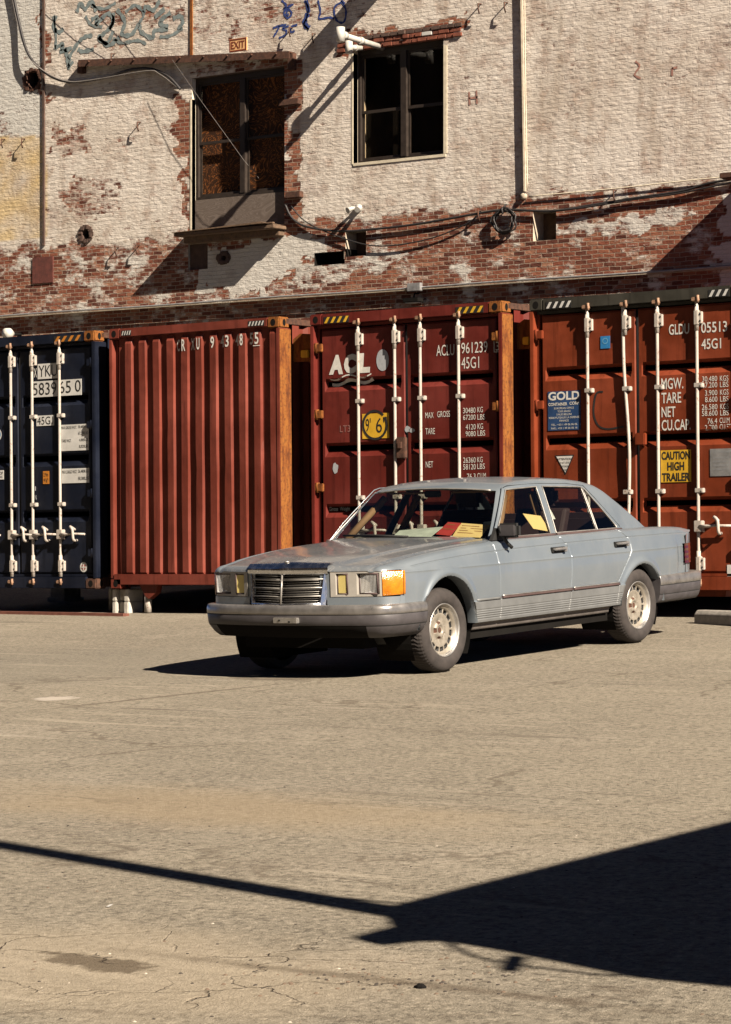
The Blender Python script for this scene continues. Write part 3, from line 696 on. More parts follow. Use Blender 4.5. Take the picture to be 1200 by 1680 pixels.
# small camera / spotlight on the wall, lamp at the far left
q = W(590, 341); e = empty('wall_spotlight', 'small white twin spotlight on the wall below the right window', 'lamp', (q[0], WN, q[2]))
mb = MB(); mb.lathe([(0, -.05), (.06, -.05), (.06, 0)], 'y', (0, 0, 0), 14); mb.done('base', M['pvc'], e)
for dx in (-.075, .075):
    mb = MB(); mb.tube([(dx * .4, -.04, 0), (dx, -.10, -.01), (dx * 1.3, -.19, -.05)], [.02, .035, .05], 12); mb.done('lamp_head', M['pvc'], e)
q = W(-4, 402); e = empty('wall_lamp', 'white bracket lamp cut off by the left edge of the picture', 'lamp', (q[0], WN, q[2]))
mb = MB(); mb.tube([(0, 0, 0), (.06, -.25, .04), (.16, -.42, .06)], .025, 10); mb.done('arm', M['pvc'], e)
mb = MB(); mb.lathe([(0, -.02), (.06, -.02), (.09, .06), (.085, .09), (0, .09)], 'z', (.16, -.42, 0), 16); mb.done('lamp_shade', M['pvc'], e)
q = W(2, 546, .4); e = empty('wall_spotlight', 'white spotlight at the left edge just above the blue container', 'lamp', (q[0], WN + .1, q[2]))
mb = MB(); mb.tube([(0, 0, 0), (0, -.25, 0)], .03, 10); mb.done('arm', M['dark'], e)
mb = MB(); mb.lathe([(0, -.12), (.09, -.10), (.10, 0), (.04, .1), (0, .1)], 'y', (0, -.3, 0), 16); mb.done('lamp_head', M['pvc'], e)

# ------------------------------------------------------------------ shipping containers
SL = .0104; CW, CH, CL = 2.438, 2.896, 12.19
def zrow(u): return .937 + SL * (u + 19.88)
class Box:
    """one container : its Empty stands at its lower left front corner"""
    def __init__(s, u0, n0, label, paint):
        s.u0, s.n0 = u0, n0
        s.e = empty('shipping_container', label, 'container', (u0, n0, zrow(u0)), (0, -SL, 0)); s.p = paint
    def L(s, px, py, d=.05):
        q = P(px, py, s.n0 + d); x = q[0] - s.u0
        return x, q[2] - zrow(s.u0) - SL * x
    def X(s, px, d=.05): return s.L(px, 700, d)[0]
    def Z(s, px, py, d=.05): return s.L(px, py, d)[1]

def corrugated(mb, axis, t0, t1, z0, z1, base, depth, per, sgn, m=0, wave=(.42, .16, .24)):
    """trapezoid sheet running along t; base is the outer face, it folds inwards by depth"""
    a, b, c_ = wave; pts = []; t = t0
    while t < t1 - .02:
        for f, dd in ((0, 0), (a, 0), (a + b, depth), (a + b + c_, depth)):
            if t + f * per < t1: pts.append((t + f * per, dd))
        t += per
    pts.append((t1, 0))
    V = []
    for (t, dd) in pts:
        for z in (z0, z1): V.append((t, base + sgn * dd, z) if axis == 'x' else (base + sgn * dd, t, z))
    return mb.add(V, [(2 * i, 2 * i + 2, 2 * i + 3, 2 * i + 1) for i in range(len(pts) - 1)], m)

def fitting(mb, x, y, z, m=0, sx=1):
    """corner casting; flat dark ovals stand in for its shaded holes"""
    w_, d_, h_ = .162, .178, .118
    mb.rbox(x, x + w_, y, y + d_, z, z + h_, .012, m)
    for ov in ('y', 'x'):
        V = []
        for k in range(16):
            a_ = k / 16 * 6.283; c1 = math.cos(a_) * (.028 if ov == 'y' else .026); c2 = math.sin(a_) * .038
            V.append((x + w_ / 2 + c1 * 1.2, y - .0015, z + h_ / 2 + c2) if ov == 'y' else (x + w_ + .0015, y + d_ / 2 + c1, z + h_ / 2 + c2))
        mb.add(V, [tuple(range(16))], m + 1)  # flat dark ovals painted in place of the shade inside the holes

def shell(bx, side_mat, frame_mat, cast_mat, post_mat, front=True):
    e = bx.e; F_ = [frame_mat, M['dark']]
    mb = MB()
    corrugated(mb, 'y', .24, CL - .2, .16, CH - .06, CW - .012, .036, .278, -1)
    corrugated(mb, 'y', .24, CL - .2, .16, CH - .06, .012, .036, .278, 1)
    mb.box(.05, CW - .05, .1, CL - .05, CH - .04, CH - .03); mb.box(.02, CW - .02, .1, CL, .13, .16); mb.box(.03, CW - .03, CL - .04, CL, .1, CH - .05)
    mb.done('side_panels', side_mat, e)
    mb = MB()
    for x0 in (0.0, CW - .06): mb.rbox(x0, x0 + .06, .12, CL, CH - .075, CH - .012, .004); mb.rbox(x0 + .003, x0 + .057, .12, CL, .02, .16, .004)
    mb.done('side_rail', M['rust'], e)
    for k, (x, z) in enumerate(((0, CH - .118), (CW - .162, CH - .118), (0, 0), (CW - .162, 0))):
        mb = MB(); fitting(mb, x, 0, z); mb.done('corner_fitting', [cast_mat[k], M['dark']], e)
    for k, x0 in enumerate((0.0, CW - .05)):
        mb = MB(); mb.rbox(x0 + .004, x0 + .046, .006, .20, .118, CH - .118, .004); mb.rbox(x0 + (.046 if k == 0 else -.03), x0 + (.08 if k == 0 else .004), .075, .19, .118, CH - .118, .003)
        # the post's outer web is a bare rusty plate
        mb.box((x0 - .0 if k == 0 else x0 + .0465), (x0 + .0035 if k == 0 else x0 + .050), .012, .20, .13, CH - .13, 1)
        mb.done('corner_post', [frame_mat, post_mat], e)

def stripes(mb, x0, x1, z0, z1, y, n, m0, m1, lean=.5):
    mb.box(x0, x1, y, y + .002, z0, z1, m0); w_ = (x1 - x0) / n
    for k in range(n):
        a_ = x0 + (k + .08) * w_; V = [(a_, y - .002, z0 + .004), (a_ + w_ * .42, y - .002, z0 + .004), (min(x1, a_ + w_ * (.42 + lean)), y - .002, z1 - .004), (min(x1, a_ + w_ * lean), y - .002, z1 - .004)]
        mb.add(V, [(0, 1, 2, 3)], m1)

GRO = [(2.075, 2.215), (1.390, 1.54), (.755, .90)]          # the three grooves of a door leaf (local z)
def door_depth(z, z0=.17, z1=2.735):
    """how far the leaf is pressed in at height z : (depth)"""
    d = 0
    for a, b in GRO:
        if a - .0 <= z <= b:
            t = min((z - a) / .065, (b - z) / .03, 1); d = max(d, .05 * max(0, t))
    return d
DY = .055                                                   # the leaves' outer face behind the frame
def doors(bx, rods, hinge_mat, rod_mat, header_mat, header_stripes, zt=2.735, guides=(1.94, .935), mats=None, bent=None, handles=(0, 1, 2, 3)):
    e = bx.e; p = bx.p; made = []
    mb = MB(); mb.rbox(.162, CW - .162, .004, .16, CH - .115, CH - .004, .005); mb.rbox(.06, CW - .06, .05, .15, zt + .012, CH - .117, .004)
    o = mb.done('door_header', header_mat, e)
    for (x0, x1, n, y_) in header_stripes:
        mb = MB(); stripes(mb, x0, x1, CH - .105, CH - .035, .001, n, 0, 1); mb.done('hazard_stripes', [M['black_ink'], y_], o)
    mb = MB(); mb.rbox(.162, CW - .162, .004, .14, .004, .135, .005); mb.rbox(.07, CW - .07, .05, .14, .136, .165, .003); mb.done('door_sill', p, e)
    xm = CW / 2
    for k, (x0, x1) in enumerate(((.115, xm - .022), (xm + .006, CW - .105))):
        zs = [.17, .19]
        for a, b in GRO[::-1]: zs += [a, a + .065, b - .03, b]
        zs += [zt - .02, zt]; zs = sorted(zs)
        xs_ = [x0, x0 + .012, x0 + .04, x0 + .055, x1 - .055, x1 - .04, x1 - .012, x1]
        V = []
        for j, z in enumerate(zs):
            for i, x in enumerate(xs_):
                inside_ = 3 <= i <= 4
                y = DY + (door_depth(z) if 3 <= i <= 4 else 0)
                if i in (2, 3, 4, 5) and False: pass
                if i in (0, 7) or j in (0, len(zs) - 1): y = DY + .012
                V.append((x, y, z))
        nx = len(xs_)
        F = [(j * nx + i, j * nx + i + 1, (j + 1) * nx + i + 1, (j + 1) * nx + i) for j in range(len(zs) - 1) for i in range(nx - 1)]
        m = MB(); m.add(V, F); m.box(x0 + .004, x1 - .004, DY + .05, DY + .07, zs[0], zs[-1])
        m.tube([(x0 - .006 if k else x1 + .01, DY + .03, .18), (x0 - .006 if k else x1 + .01, DY + .03, zt)], .012, 6, 1)
        d = m.done('door', [p, M['black']], e); made.append(d)
        # hinges along the outer edge
        hx = (.03, x0 + .03) if k == 0 else (x1 - .03, CW - .03)
        for z in (.36, 1.03, 1.80, 2.50):
            h = MB()
            h.rbox(hx[0], hx[1], .012, .05, z, z + .085, .006)
            h.tube([((.07 if k == 0 else CW - .07), .03, z - .01), ((.07 if k == 0 else CW - .07), .03, z + .095)], .022, 10)
            h.done('hinge', hinge_mat, d)
        for rx in rods[2 * k:2 * k + 2]:
            y = DY - .026; r = MB(); pts = [(rx, y, .07), (rx, y, 1.0), (rx, y, 1.9), (rx, y, CH - .075)]
            if bent == rx: pts = [(rx, y, .07), (rx + .03, y, .9), (rx + .045, y - .01, 1.35), (rx + .02, y, 1.7), (rx - .015, y, 2.2), (rx - .02, y, CH - .08)]
            r.tube(catmull(pts, 5), .0165, 12)
            for z in guides: r.rbox(rx - .028, rx + .062, y - .020, DY + .01, z, z + .045, .005); r.tube([(rx + .048, y - .024, z + .022), (rx + .048, y, z + .022)], .008, 8)
            for z, hgt in ((2.535, .145), (.185, .145)):
                r.rbox(rx - .022, rx + .028, y - .026, DY + .01, z, z + hgt, .008); r.rbox(rx + .028, rx + .056, y - .008, DY + .01, z + .015, z + hgt - .015, .004)
                for zb_ in (z + .04, z + hgt - .04): r.tube([(rx + .042, y - .016, zb_), (rx + .042, y, zb_)], .009, 8, 1)
                r.tube([(rx, y, z - .05), (rx, y, z + hgt + .05)], .021, 12)
            rod = r.done('lock_rod', [rod_mat, M['black']], d)
            for z in (CH - .135, .055):
                c_ = MB(); c_.rbox(rx - .038, rx + .046, -.015, .03, z, z + .042, .008); c_.tube([(rx + .038, -.012, z - .012), (rx + .038, -.012, z + .058)], .013, 8)
                c_.done('cam', [M['rust_white']], rod)
            if list(rods).index(rx) not in handles: continue
            hd = MB(); z = .615; sgn = 1
            hd.rbox(rx - .03, rx + .055, y - .04, DY, z - .055, z + .055, .006)
            hd.tube([(rx + .03, y - .03, z), (rx + .12, y - .045, z), (rx + .2, y - .035, z + .005), (rx + .40 if k else rx + .36, y - .03, z)], [.016, .016, .013, .012], 8)
            hd.tube(catmull([(rx + .2, DY, z + .05), (rx + .2, y - .05, z + .085), (rx + .24, y - .06, z + .05), (rx + .245, y - .05, z - .06), (rx + .23, DY, z - .07)], 5), .016, 8)
            hd.done('handle', rod_mat, rod)
    return made
M['rust_white'] = plain('rust_stained_white', (.36, .21, .13), .7, 0, .55, 25, .2)
def onface(x, z, lift=.0025): return (x, DY + door_depth(z) - lift, z)
def words(bx, parent, items, mat, name='lettering', lift=.003, d=.05, shear=0.0):
    """items : (text, left px, right px, top py, bottom py) measured at the left end of each word"""
    for t, x0, x1, y0, y1, *o in items:
        mb = MB(); xa, zt_ = bx.L(x0, y0, d); xb, zb_ = bx.L(x0, y1, d); xr = bx.X(x1, d)
        put_text(mb, t, xa, xr, zb_, zt_, lambda x, z: onface(x, z, lift), 0, o[0] if o else .0, shear)
        mb.done(name, mat, parent)
def placard(bx, parent, rect, mat, texts, ink, name='placard', d=.05, off=0.0):
    x0, x1, y0, y1 = rect; xa, zt_ = bx.L(x0, y0, d); xb = bx.X(x1, d); zb_ = bx.L(x0, y1, d)[1]
    mb = MB(); mb.box(xa, xb, DY - .006, DY - .003, zb_, zt_, 0)
    W_, H_ = xb - xa, zt_ - zb_
    for t, fx0, fx1, fy0, fy1, *o in texts:         # fractions, y measured downwards
        put_text(mb, t, xa + fx0 * W_, xa + fx1 * W_, zt_ - fy1 * H_, zt_ - fy0 * H_, lambda x, z: (x, DY - .0075, z), 1, o[0] if o else off)
    return mb.done(name, [mat, ink], parent)

# --- blue container, far left
B1 = Box(-22.537, 21.75, 'navy blue container with white lock rods at the left edge', M['cblue'])
shell(B1, M['cblue'], M['cblue'], [M['cblue'], M['corange'], M['cblue'], M['rust']], M['cblue'])
dl_, dr_ = doors(B1, (.59, 1.106, 1.444, 1.873), M['cblue'], M['white_rod'], M['cblue'], [(CW - .62, CW - .20, 4, M['orange_sticker'])])
words(B1, dr_, [('X', 58, 63, 604, 619)], M['white_ink'])
placard(B1, dr_, (64.5, 97, 597, 622), M['plate_white'], [('YKU', .06, .99, .12, .86)], M['black_ink'])
placard(B1, dr_, (55, 136.5, 626, 652), M['plate_white'], [('5839', .02, .50, .10, .88), ('65', .55, .79, .08, .84), ('0', .87, .985, .06, .80)], M['black_ink'])
placard(B1, dr_, (62, 91, 682, 699), M['plate_white'], [('45G1', .05, .95, .12, .88)], M['black_ink'])
placard(B1, dr_, (102, 147.5, 697, 740), M['plate_white'], [('MAX.GROSS WGT.', .02, .58, .06, .17), ('30,480KGS', .63, .98, .05, .17), ('67,200LBS', .63, .98, .29, .42), ('TARE WGT.', .03, .38, .56, .67), ('4,000KGS', .66, .98, .55, .67), ('8,820LBS', .66, .98, .79, .92)], M['black_ink'])
placard(B1, dr_, (103, 148, 769, 793), M['plate_white'], [('MAX.CARGO WGT.', .02, .56, .12, .34), ('26,480KGS', .60, .98, .10, .34), ('58,380LBS', .60, .98, .58, .84)], M['black_ink'])
placard(B1, dr_, (72, 82, 773, 794), M['orange_sticker'], [('2.9m', .12, .88, .12, .42), ("9'6\"", .12, .88, .56, .88)], M['black_ink'], 'sticker')
x, z = B1.L(137.5, 930.5); mb = MB()
def disc(mb, x, z, r, m, y, n=28, sx=1.0): mb.add([(x + math.cos(k / n * 6.283) * r * sx, y, z + math.sin(k / n * 6.283) * r) for k in range(n)], [tuple(range(n))], m)
disc(mb, x, z, .056, 0, DY - .004); disc(mb, x, z, .035, 1, DY - .006); mb.box(x - .005, x + .005, DY - .0085, DY - .007, z - .034, z + .034, 0); mb.box(x - .034, x + .034, DY - .0088, DY - .0072, z - .005, z + .005, 0)
mb.done('round_sticker', [M['plate_white'], plain('red_grey_print', (.35, .12, .10), .6)], dr_)
x, z = B1.L(-3, 713); mb = MB(); disc(mb, x, z, .075, 0, DY - .004); disc(mb, x, z, .06, 1, DY - .006); mb.done('round_sticker', [M['plate_white'], M['sticker_blue']], dl_)
placard(B1, dl_, (-12, 7.5, 772, 787), M['plate_white'], [('STOP', .35, .95, .15, .5), ('TEXAS', .3, .9, .6, .85)], M['black_ink'])
words(B1, dr_, [('I', 58, 60, 798, 805), ('N', 58, 61, 812, 820)], M['grey_ink'])

# --- red corrugated container
B2 = Box(-19.882, 21.75, 'rust red container with a corrugated front and no doors', M['cred'])
shell(B2, M['cred'], M['cred'], [M['cred'], M['corange'], M['cred'], M['cred']], M['corange'])
e = B2.e; per = .2045; mb = MB()
# deep vertical corrugation with sloped ends
xs0 = B2.X(209, .02); prof = []
x = xs0 - .012
prof.append((.115, .047)); prof.append((xs0 - .008, .047))
for k in range(10):
    a_ = xs0 + k * per; prof += [(a_, .012), (a_ + .088, .012), (a_ + .096, .047), (a_ + .197, .047)]
prof = [q for q in prof if q[0] < CW - .16] + [(CW - .14, .047), (CW - .135, .012), (CW - .05, .012)]
zz = [(.15, .047), (.185, None)] + [(z, None) for z in np.arange(.3, 2.65, .1)] + [(2.72, None), (2.77, .035), (2.80, .047)]
V = []
for (x, y) in prof:
    j0, j1, j2 = random.uniform(0, 6), random.uniform(0, 6), random.choice((0, 0, 0, .010))
    for z, lim in zz: V.append((x + .0022 * math.sin(z * 2.3 + j0) + .0016 * math.sin(z * 5.1 + j1) + j2 * math.exp(-((z - .9 - j0 * .2) / .12) ** 2), max(y, lim) if lim else y, z))
n_ = len(zz); mb.add(V, [(i * n_ + j, (i + 1) * n_ + j, (i + 1) * n_ + j + 1, i * n_ + j + 1) for i in range(len(prof) - 1) for j in range(n_ - 1)])
front = mb.done('corrugated_end', B2.p, e)
mb = MB(); mb.rbox(.162, CW - .162, .0, .12, CH - .10, CH - .004, .006); o = mb.done('top_rail', B2.p, e)
mb = MB(); stripes(mb, .20, .34, CH - .085, CH - .03, -.003, 4, 0, 1); stripes(mb, CW - .42, CW - .20, CH - .085, CH - .03, -.003, 5, 0, 1); mb.done('hazard_stripes', [M['black_ink'], M['plate_white']], o)
mb = MB(); mb.rbox(.05, CW - .05, .0, .14, .045, .165, .006); mb.done('bottom_rail', B2.p, e)
mb = MB()
for t, x0, x1 in (('C', 294, 298.5), ('R', 301.5, 307.5), ('X', 317, 323), ('U', 326, 331), ('9', 349, 355), ('4', 365.5, 371.5), ('3', 373, 379), ('4', 390, 395.5), ('8', 397, 402), ('5', 413.5, 419), ('5', 421.5, 428)):
    dd = .044 if x0 in (294, 317, 365.5, 390, 413.5) else .012; y0 = 557 - (x0 - 294) * .095; xa, zt_ = B2.L(x0, y0, dd); xb, zb_ = B2.L(x1, y0 + 19, dd)
    put_text(mb, t, xa, xb, zb_, zt_, lambda x, z: (x, float(np.interp(x, [q[0] for q in prof], [q[1] for q in prof])) - .004, z), 0, .015); mb.done('lettering', M['white_ink'], e); mb = MB()
mb.box(xa - .02, xb + .02, .006, .007, zb_ - .02, zb_ - .012, 0); mb.done('lettering_underline', M['white_ink'], e)
mb = MB(); x, z = B2.L(250, 968, .1)
mb.prism([(x - .14, .045), (x + .13, .045), (x + .11, -.04), (x + .0, -.11), (x - .05, -.08)], 'y', .04, .12, 0); mb.done('gooseneck_bracket', B2.p, e)
mb = MB(); mb.tube([(x - .06, .1, -.06), (x - .065, .1, -.26)], [.045, .04], 10); mb.done('support_leg', M['white_rod'], e)

# --- maroon container with the letters ACL
B3 = Box(-17.104, 21.84, 'maroon container with large white letters ACL and a yellow height plate', M['cmaroon'])
shell(B3, M['cmaroon'], M['cmaroon'], [M['cmaroon'], M['corange'], M['cmaroon'], M['cmaroon']], M['corange'])
dl_, dr_ = doors(B3, (.615, 1.087, 1.411, 1.888), [M['corange']], M['white_rod'], M['cmaroon'], [(.19, .52, 4, M['plate_yellow']), (CW - .56, CW - .22, 4, M['plate_yellow'])])
def A(*v): return [(440 + a * .36667, 460 + b * .36667) for a, b in v]
# the logo : slanted heavy letters over a double wave
mb = MB()
def poly(mb, pts, bx, m=0, lift=.003):
    mb.add([onface(*bx.L(*p), lift) for p in pts], [tuple(range(len(pts)))[::-1]], m)
for t_, x0_, x1_ in (('A', 280, 350), ('C', 345, 408), ('L', 408, 470)):
    (px0, py0), (px1, py1) = A((x0_, 422 - (x0_ - 280) * .06), (x1_, 330 - (x0_ - 280) * .06)); xa, za = B3.L(px0, py0); xb, zb = B3.L(px1, py1)
    put_text(mb, t_, xa, xb - .02, za, zb, lambda x, z: onface(x, z, .003), 0, .075, .10)
for o0, hgt in ((0, 11), (18, 20)):
    top = [(282 + i * 9.4, 436 + o0 - i * .9 + 9 * math.sin(i / 20 * 9.5 + .4)) for i in range(21)]
    for i in range(20): poly(mb, A(top[i], top[i + 1], (top[i + 1][0], top[i + 1][1] + hgt * (.75 if o0 == 0 else 1) * .7), (top[i][0], top[i][1] + hgt * .7 * (.75 if o0 == 0 else 1))), B3)
mb.done('logo', M['white_ink'], dl_)
mb = MB(); x, z = B3.L(631, 590.5); V = [onface(x + math.cos(k / 28 * 6.283) * .083 * (1 if abs(math.cos(k / 28 * 6.283)) < .9 else .97), z + math.sin(k / 28 * 6.283) * .112, .003) for k in range(28)]
mb.add(V, [tuple(range(28))]); mb.done('logo_dot', M['grey_ink'], dl_)
placard(B3, dl_, (597, 641, 679, 720), M['plate_yellow'], [("9'", .13, .32, .18, .72), ('6"', .52, .92, .16, .78)], M['black_ink'])
mb = MB()
for k in range(26):
    a0, a1 = -.6 + k * .235, -.6 + (k + 1) * .235; q = []
    for a_, r_ in ((a0, 1), (a1, 1), (a1, .84), (a0, .84)):
        xx, zz_ = B3.L(618 + 21 * math.cos(a_) * r_, 697 + 25 * math.sin(a_) * r_); q.append((xx, DY - .009, zz_))
    mb.add(q, [(0, 1, 2, 3)])
mb.done('marker_scrawl', M['black_ink'], dl_)
words(B3, dl_, [('LT3', 560, 577, 698, 709)], plain('chalk_scrawl', (.32, .14, .12), .9))
words(B3, dl_, [('Gross', 537.5, 552, 831.5, 838.5, .02), ('Weight', 555, 572, 831.5, 840)], M['grey_ink'], d=.06)
words(B3, dr_, [('ACLU', 719.5, 749, 566, 584), ('961239', 760.5, 803.5, 562, 580), ('3', 817, 823, 560, 575), ('45G1', 760.5, 789.5, 586, 605)], M['white_ink'])
mb = MB(); xa, z1_ = B3.L(814, 557); xb, z0_ = B3.L(825.5, 577); t_ = .006
mb.box(xa, xb, DY - .004, DY - .002, z1_ - t_, z1_); mb.box(xa, xb, DY - .004, DY - .002, z0_, z0_ + t_); mb.box(xa, xa + t_, DY - .0045, DY - .002, z0_, z1_); mb.box(xb - t_, xb, DY - .0045, DY - .002, z0_, z1_)
mb.done('lettering_frame', M['white_ink'], dr_)
words(B3, dr_, [('MAX', 700.5, 714, 676.5, 686), ('GROSS', 720, 741, 674.5, 684.5), ('TARE', 700.5, 716, 702.5, 712.5), ('NET', 700.5, 712.5, 757, 767),
                ('30480', 762.5, 783, 669, 678), ('KG', 786, 795, 667.5, 676.5), ('67200', 762.5, 783, 680.5, 689), ('LBS', 786, 798.5, 679.5, 688.5), ('4120', 766.5, 783, 696, 705), ('KG', 786, 795, 694.5, 704), ('9080', 766.5, 783, 707.5, 716), ('LBS', 786, 798.5, 706, 715),
                ('26360', 762, 782.5, 750.5, 759.5), ('KG', 785, 794, 749.5, 758.5), ('58120', 762, 782.5, 761.5, 770.5), ('LBS', 785, 797.5, 760.5, 769.5), ('76.3', 768, 782, 777, 786), ('CU.M', 785, 799, 776, 785)], M['white_ink'])
for (x, y, w_) in ((552, 768, 11), (671, 704, 6), (678, 706, 4)):
    mb = MB(); xa, zt_ = B3.L(x, y); mb.add([onface(xa + math.cos(t) * .045 * random.uniform(.6, 1), zt_ + math.sin(t) * .07 * random.uniform(.6, 1) * (w_ / 11), .003) for t in np.linspace(0, 6, 12)], [tuple(range(12))]); mb.done('torn_sticker', M['grey_ink'], dl_)
mb = MB(); x, z = B3.L(663, 733); mb.rbox(x - .05, x + .06, .0, DY, z - .12, z + .1, .008); mb.rbox(x - .02, x + .03, -.02, DY, z - .02, z + .05, .006); mb.done('lock_box', [M['rust']], dl_)

# --- orange brown container at the right
B4 = Box(-14.426, 21.97, 'orange brown container with white lock rods and a blue placard at the right', M['cbrown'])
shell(B4, M['cbrown'], M['cbrown'], [M['cgreen'], M['cbrown'], M['cbrown'], M['cbrown']], M['corange'])
dl_, dr_ = doors(B4, (.663, 1.095, 1.457, 1.893), [M['cbrown']], M['white_rod'], M['cgreen'], [(.20, .50, 4, M['plate_white']), (CW - .40, CW - .18, 3, M['plate_white'])], bent=1.095, handles=(3,))
def Gd(x0, x1, y0, y1): return (820 + x0 * .31667, 820 + x1 * .31667, 440 + y0 * .31667, 440 + y1 * .31667)
def gd(t, x0, x1, y0, y1, *o): return (t,) + Gd(x0, x1, y0, y1) + o
placard(B4, dl_, Gd(259, 428, 640, 842), M['plate_blue'], [('GOLD', .02, .98, .01, .23, .03), ('CONTAINER', .02, .60, .29, .37, .02), ('CORP.', .67, .98, .28, .36, .02), ('EUROPEAN OFFICE', .2, .8, .41, .46), ('TOUR ARAGO', .3, .7, .49, .54), ('5 RUE BELLINI', .27, .73, .57, .62), ('92806 PUTEAUX LA DEFENSE', .03, .97, .65, .70), ('FRANCE', .36, .64, .73, .78), ('TEL.: +33 1 49 06 06 06', .1, .9, .83, .88), ('FAX.: +33 1 49 06 06 16', .1, .9, .92, .97)], M['white_ink'])
mb = MB(); tri = [B4.L(*(820 + a_ * .31667, 440 + b_ * .31667)) for a_, b_ in ((292, 970), (393, 966), (347, 1070))]
mb.add([(x, DY - .003, z) for x, z in tri], [(0, 2, 1)], 1)
cx_, cz_ = sum(t[0] for t in tri) / 3, sum(t[1] for t in tri) / 3
mb.add([(cx_ + (x - cx_) * .84, DY - .005, cz_ + (z - cz_) * .84) for x, z in tri], [(0, 2, 1)], 0)
for k, (f0, f1, t) in enumerate(((.14, .86, 'ATTENTION'), (.24, .76, 'DO NOT LEAVE'), (.30, .70, 'CONTAINER'), (.36, .64, 'UNDER'), (.42, .58, 'LOAD'))):
    wd = tri[1][0] - tri[0][0]; zt_ = tri[0][1] - .028 - k * .036; put_text(mb, t, tri[0][0] + f0 * wd, tri[0][0] + f1 * wd, zt_ - .02, zt_, lambda x, z: (x, DY - .007, z), 1, .01 if k == 0 else 0)
mb.done('warning_sign', [M['plate_white'], M['black_ink']], dl_)
placard(B4, dl_, Gd(535, 584, 352, 416), M['sticker_blue'], [('O', .2, .8, .15, .65)], plain('pale_blue_print', (.15, .40, .62), .6), 'sticker')
mb = MB()
prev = None; arc = catmull([(545, 640), (515, 645), (500, 690), (497, 760), (520, 815), (565, 832), (620, 825), (650, 820)], 6)
for i in range(len(arc) - 1):
    q = []
    for p_, dd in ((arc[i], -4), (arc[i + 1], -4), (arc[i + 1], 5), (arc[i], 5)):
        t = arc[i + 1] - arc[i]; t = t / np.linalg.norm(t); xx, zz_ = B4.L(820 + (p_[0] - t[1] * dd) * .31667, 440 + (p_[1] + t[0] * dd) * .31667); q.append(onface(xx, zz_, .003))
    mb.add(q, [(0, 1, 2, 3)])
mb.done('marker_scrawl', M['black_ink'], dl_)
words(B4, dr_, [gd('GLDU', 890, 995, 290, 345, .012), gd('05513', 1057, 1192, 280, 335, .012), gd('8', 1212, 1236, 276, 326, .012), gd('45G1', 1058, 1160, 366, 420, .012), gd('MGW.', 848, 962, 570, 628, .012), gd('TARE', 848, 950, 645, 700, .012), gd('NET', 848, 920, 718, 772, .012), gd('CU.CAP.', 848, 998, 786, 842, .012),
                gd('30.480', 1060, 1138, 560, 588), gd('KGS', 1152, 1196, 556, 584), gd('67.200', 1060, 1138, 592, 620), gd('LBS', 1152, 1196, 588, 616), gd('3.900', 1074, 1138, 632, 660), gd('KGS', 1152, 1196, 628, 656), gd('8.600', 1074, 1138, 666, 694), gd('LBS', 1152, 1196, 663, 691),
                gd('26.580', 1057, 1138, 706, 734), gd('KGS', 1152, 1196, 702, 730), gd('58.600', 1057, 1138, 738, 766), gd('LBS', 1152, 1196, 735, 763), gd('76.4', 1086, 1136, 778, 806), gd('CU.M', 1148, 1200, 774, 802), gd('2.700', 1072, 1136, 812, 840), gd('CU.FT', 1148, 1206, 808, 836)], M['white_ink'])
placard(B4, dr_, Gd(842, 999, 944, 1110), M['plate_yellow'], [('CAUTION', .03, .97, .04, .30, .03), ('HIGH', .22, .78, .37, .64, .03), ('TRAILER', .04, .96, .71, .97, .03)], M['black_ink'])
placard(B4, dr_, Gd(1098, 1260, 936, 1078), M['galv'], [('CSC SAFETY APPROVAL', .12, .88, .08, .16), ('DATE MANUFACTURED', .1, .6, .30, .36), ('IDENTIFICATION NO.', .1, .62, .44, .50), ('MAXIMUM GROSS WEIGHT', .1, .68, .58, .64), ('ALLOWABLE STACKING', .1, .62, .72, .78)], M['grey_ink'], 'data_plate')
mb = MB(); x, z = B4.L(1197, 937); mb.box(x - .02, x + .16, DY - .005, DY - .002, z - .05, z + .06); mb.done('sticker', M['plate_white'], dr_)
mb = MB(); x, z = B4.L(1057, 722); mb.rbox(x - .06, x + .05, .0, DY, z - .05, z + .07, .008); mb.done('lock_box', B4.p, dl_)
mb = MB(); x, z = B4.L(1160, 962, .2); mb.rbox(x - .4, x + .18, .25, .40, -.06, .02, .006); mb.done('cross_member', B4.p, B4.e)
# twist-lock links in the gaps between neighbouring containers
for bx, px, lab in ((B3, 494, 'rusty orange connector plate between the red and maroon containers'), (B4, 860, 'rusty orange connector plate between the maroon and brown containers')):
    x0 = bx.u0 - (.38 if bx is B3 else .29); z = zrow(bx.u0); y = bx.n0 + .16
    e = empty('container_link', lab, 'link', (x0, y, z), group='links between containers')
    w_ = .36 if bx is B3 else .27
    mb = MB(); mb.prism([(0, 2.42), (0, 2.66), (.1, 2.72), (w_, 2.70), (w_, 2.30), (w_ * .8, 2.34), (w_ * .6, 2.42)], 'y', 0, .05, 0); mb.rbox(w_ * .35, w_ * .65, -.03, .01, 2.46, 2.54, .008, 1); mb.rbox(w_ * .7, w_ * .95, -.02, .02, 2.44, 2.66, .006, 0)
    mb.done('plate', [M['corange'], M['plate_yellow']], e)

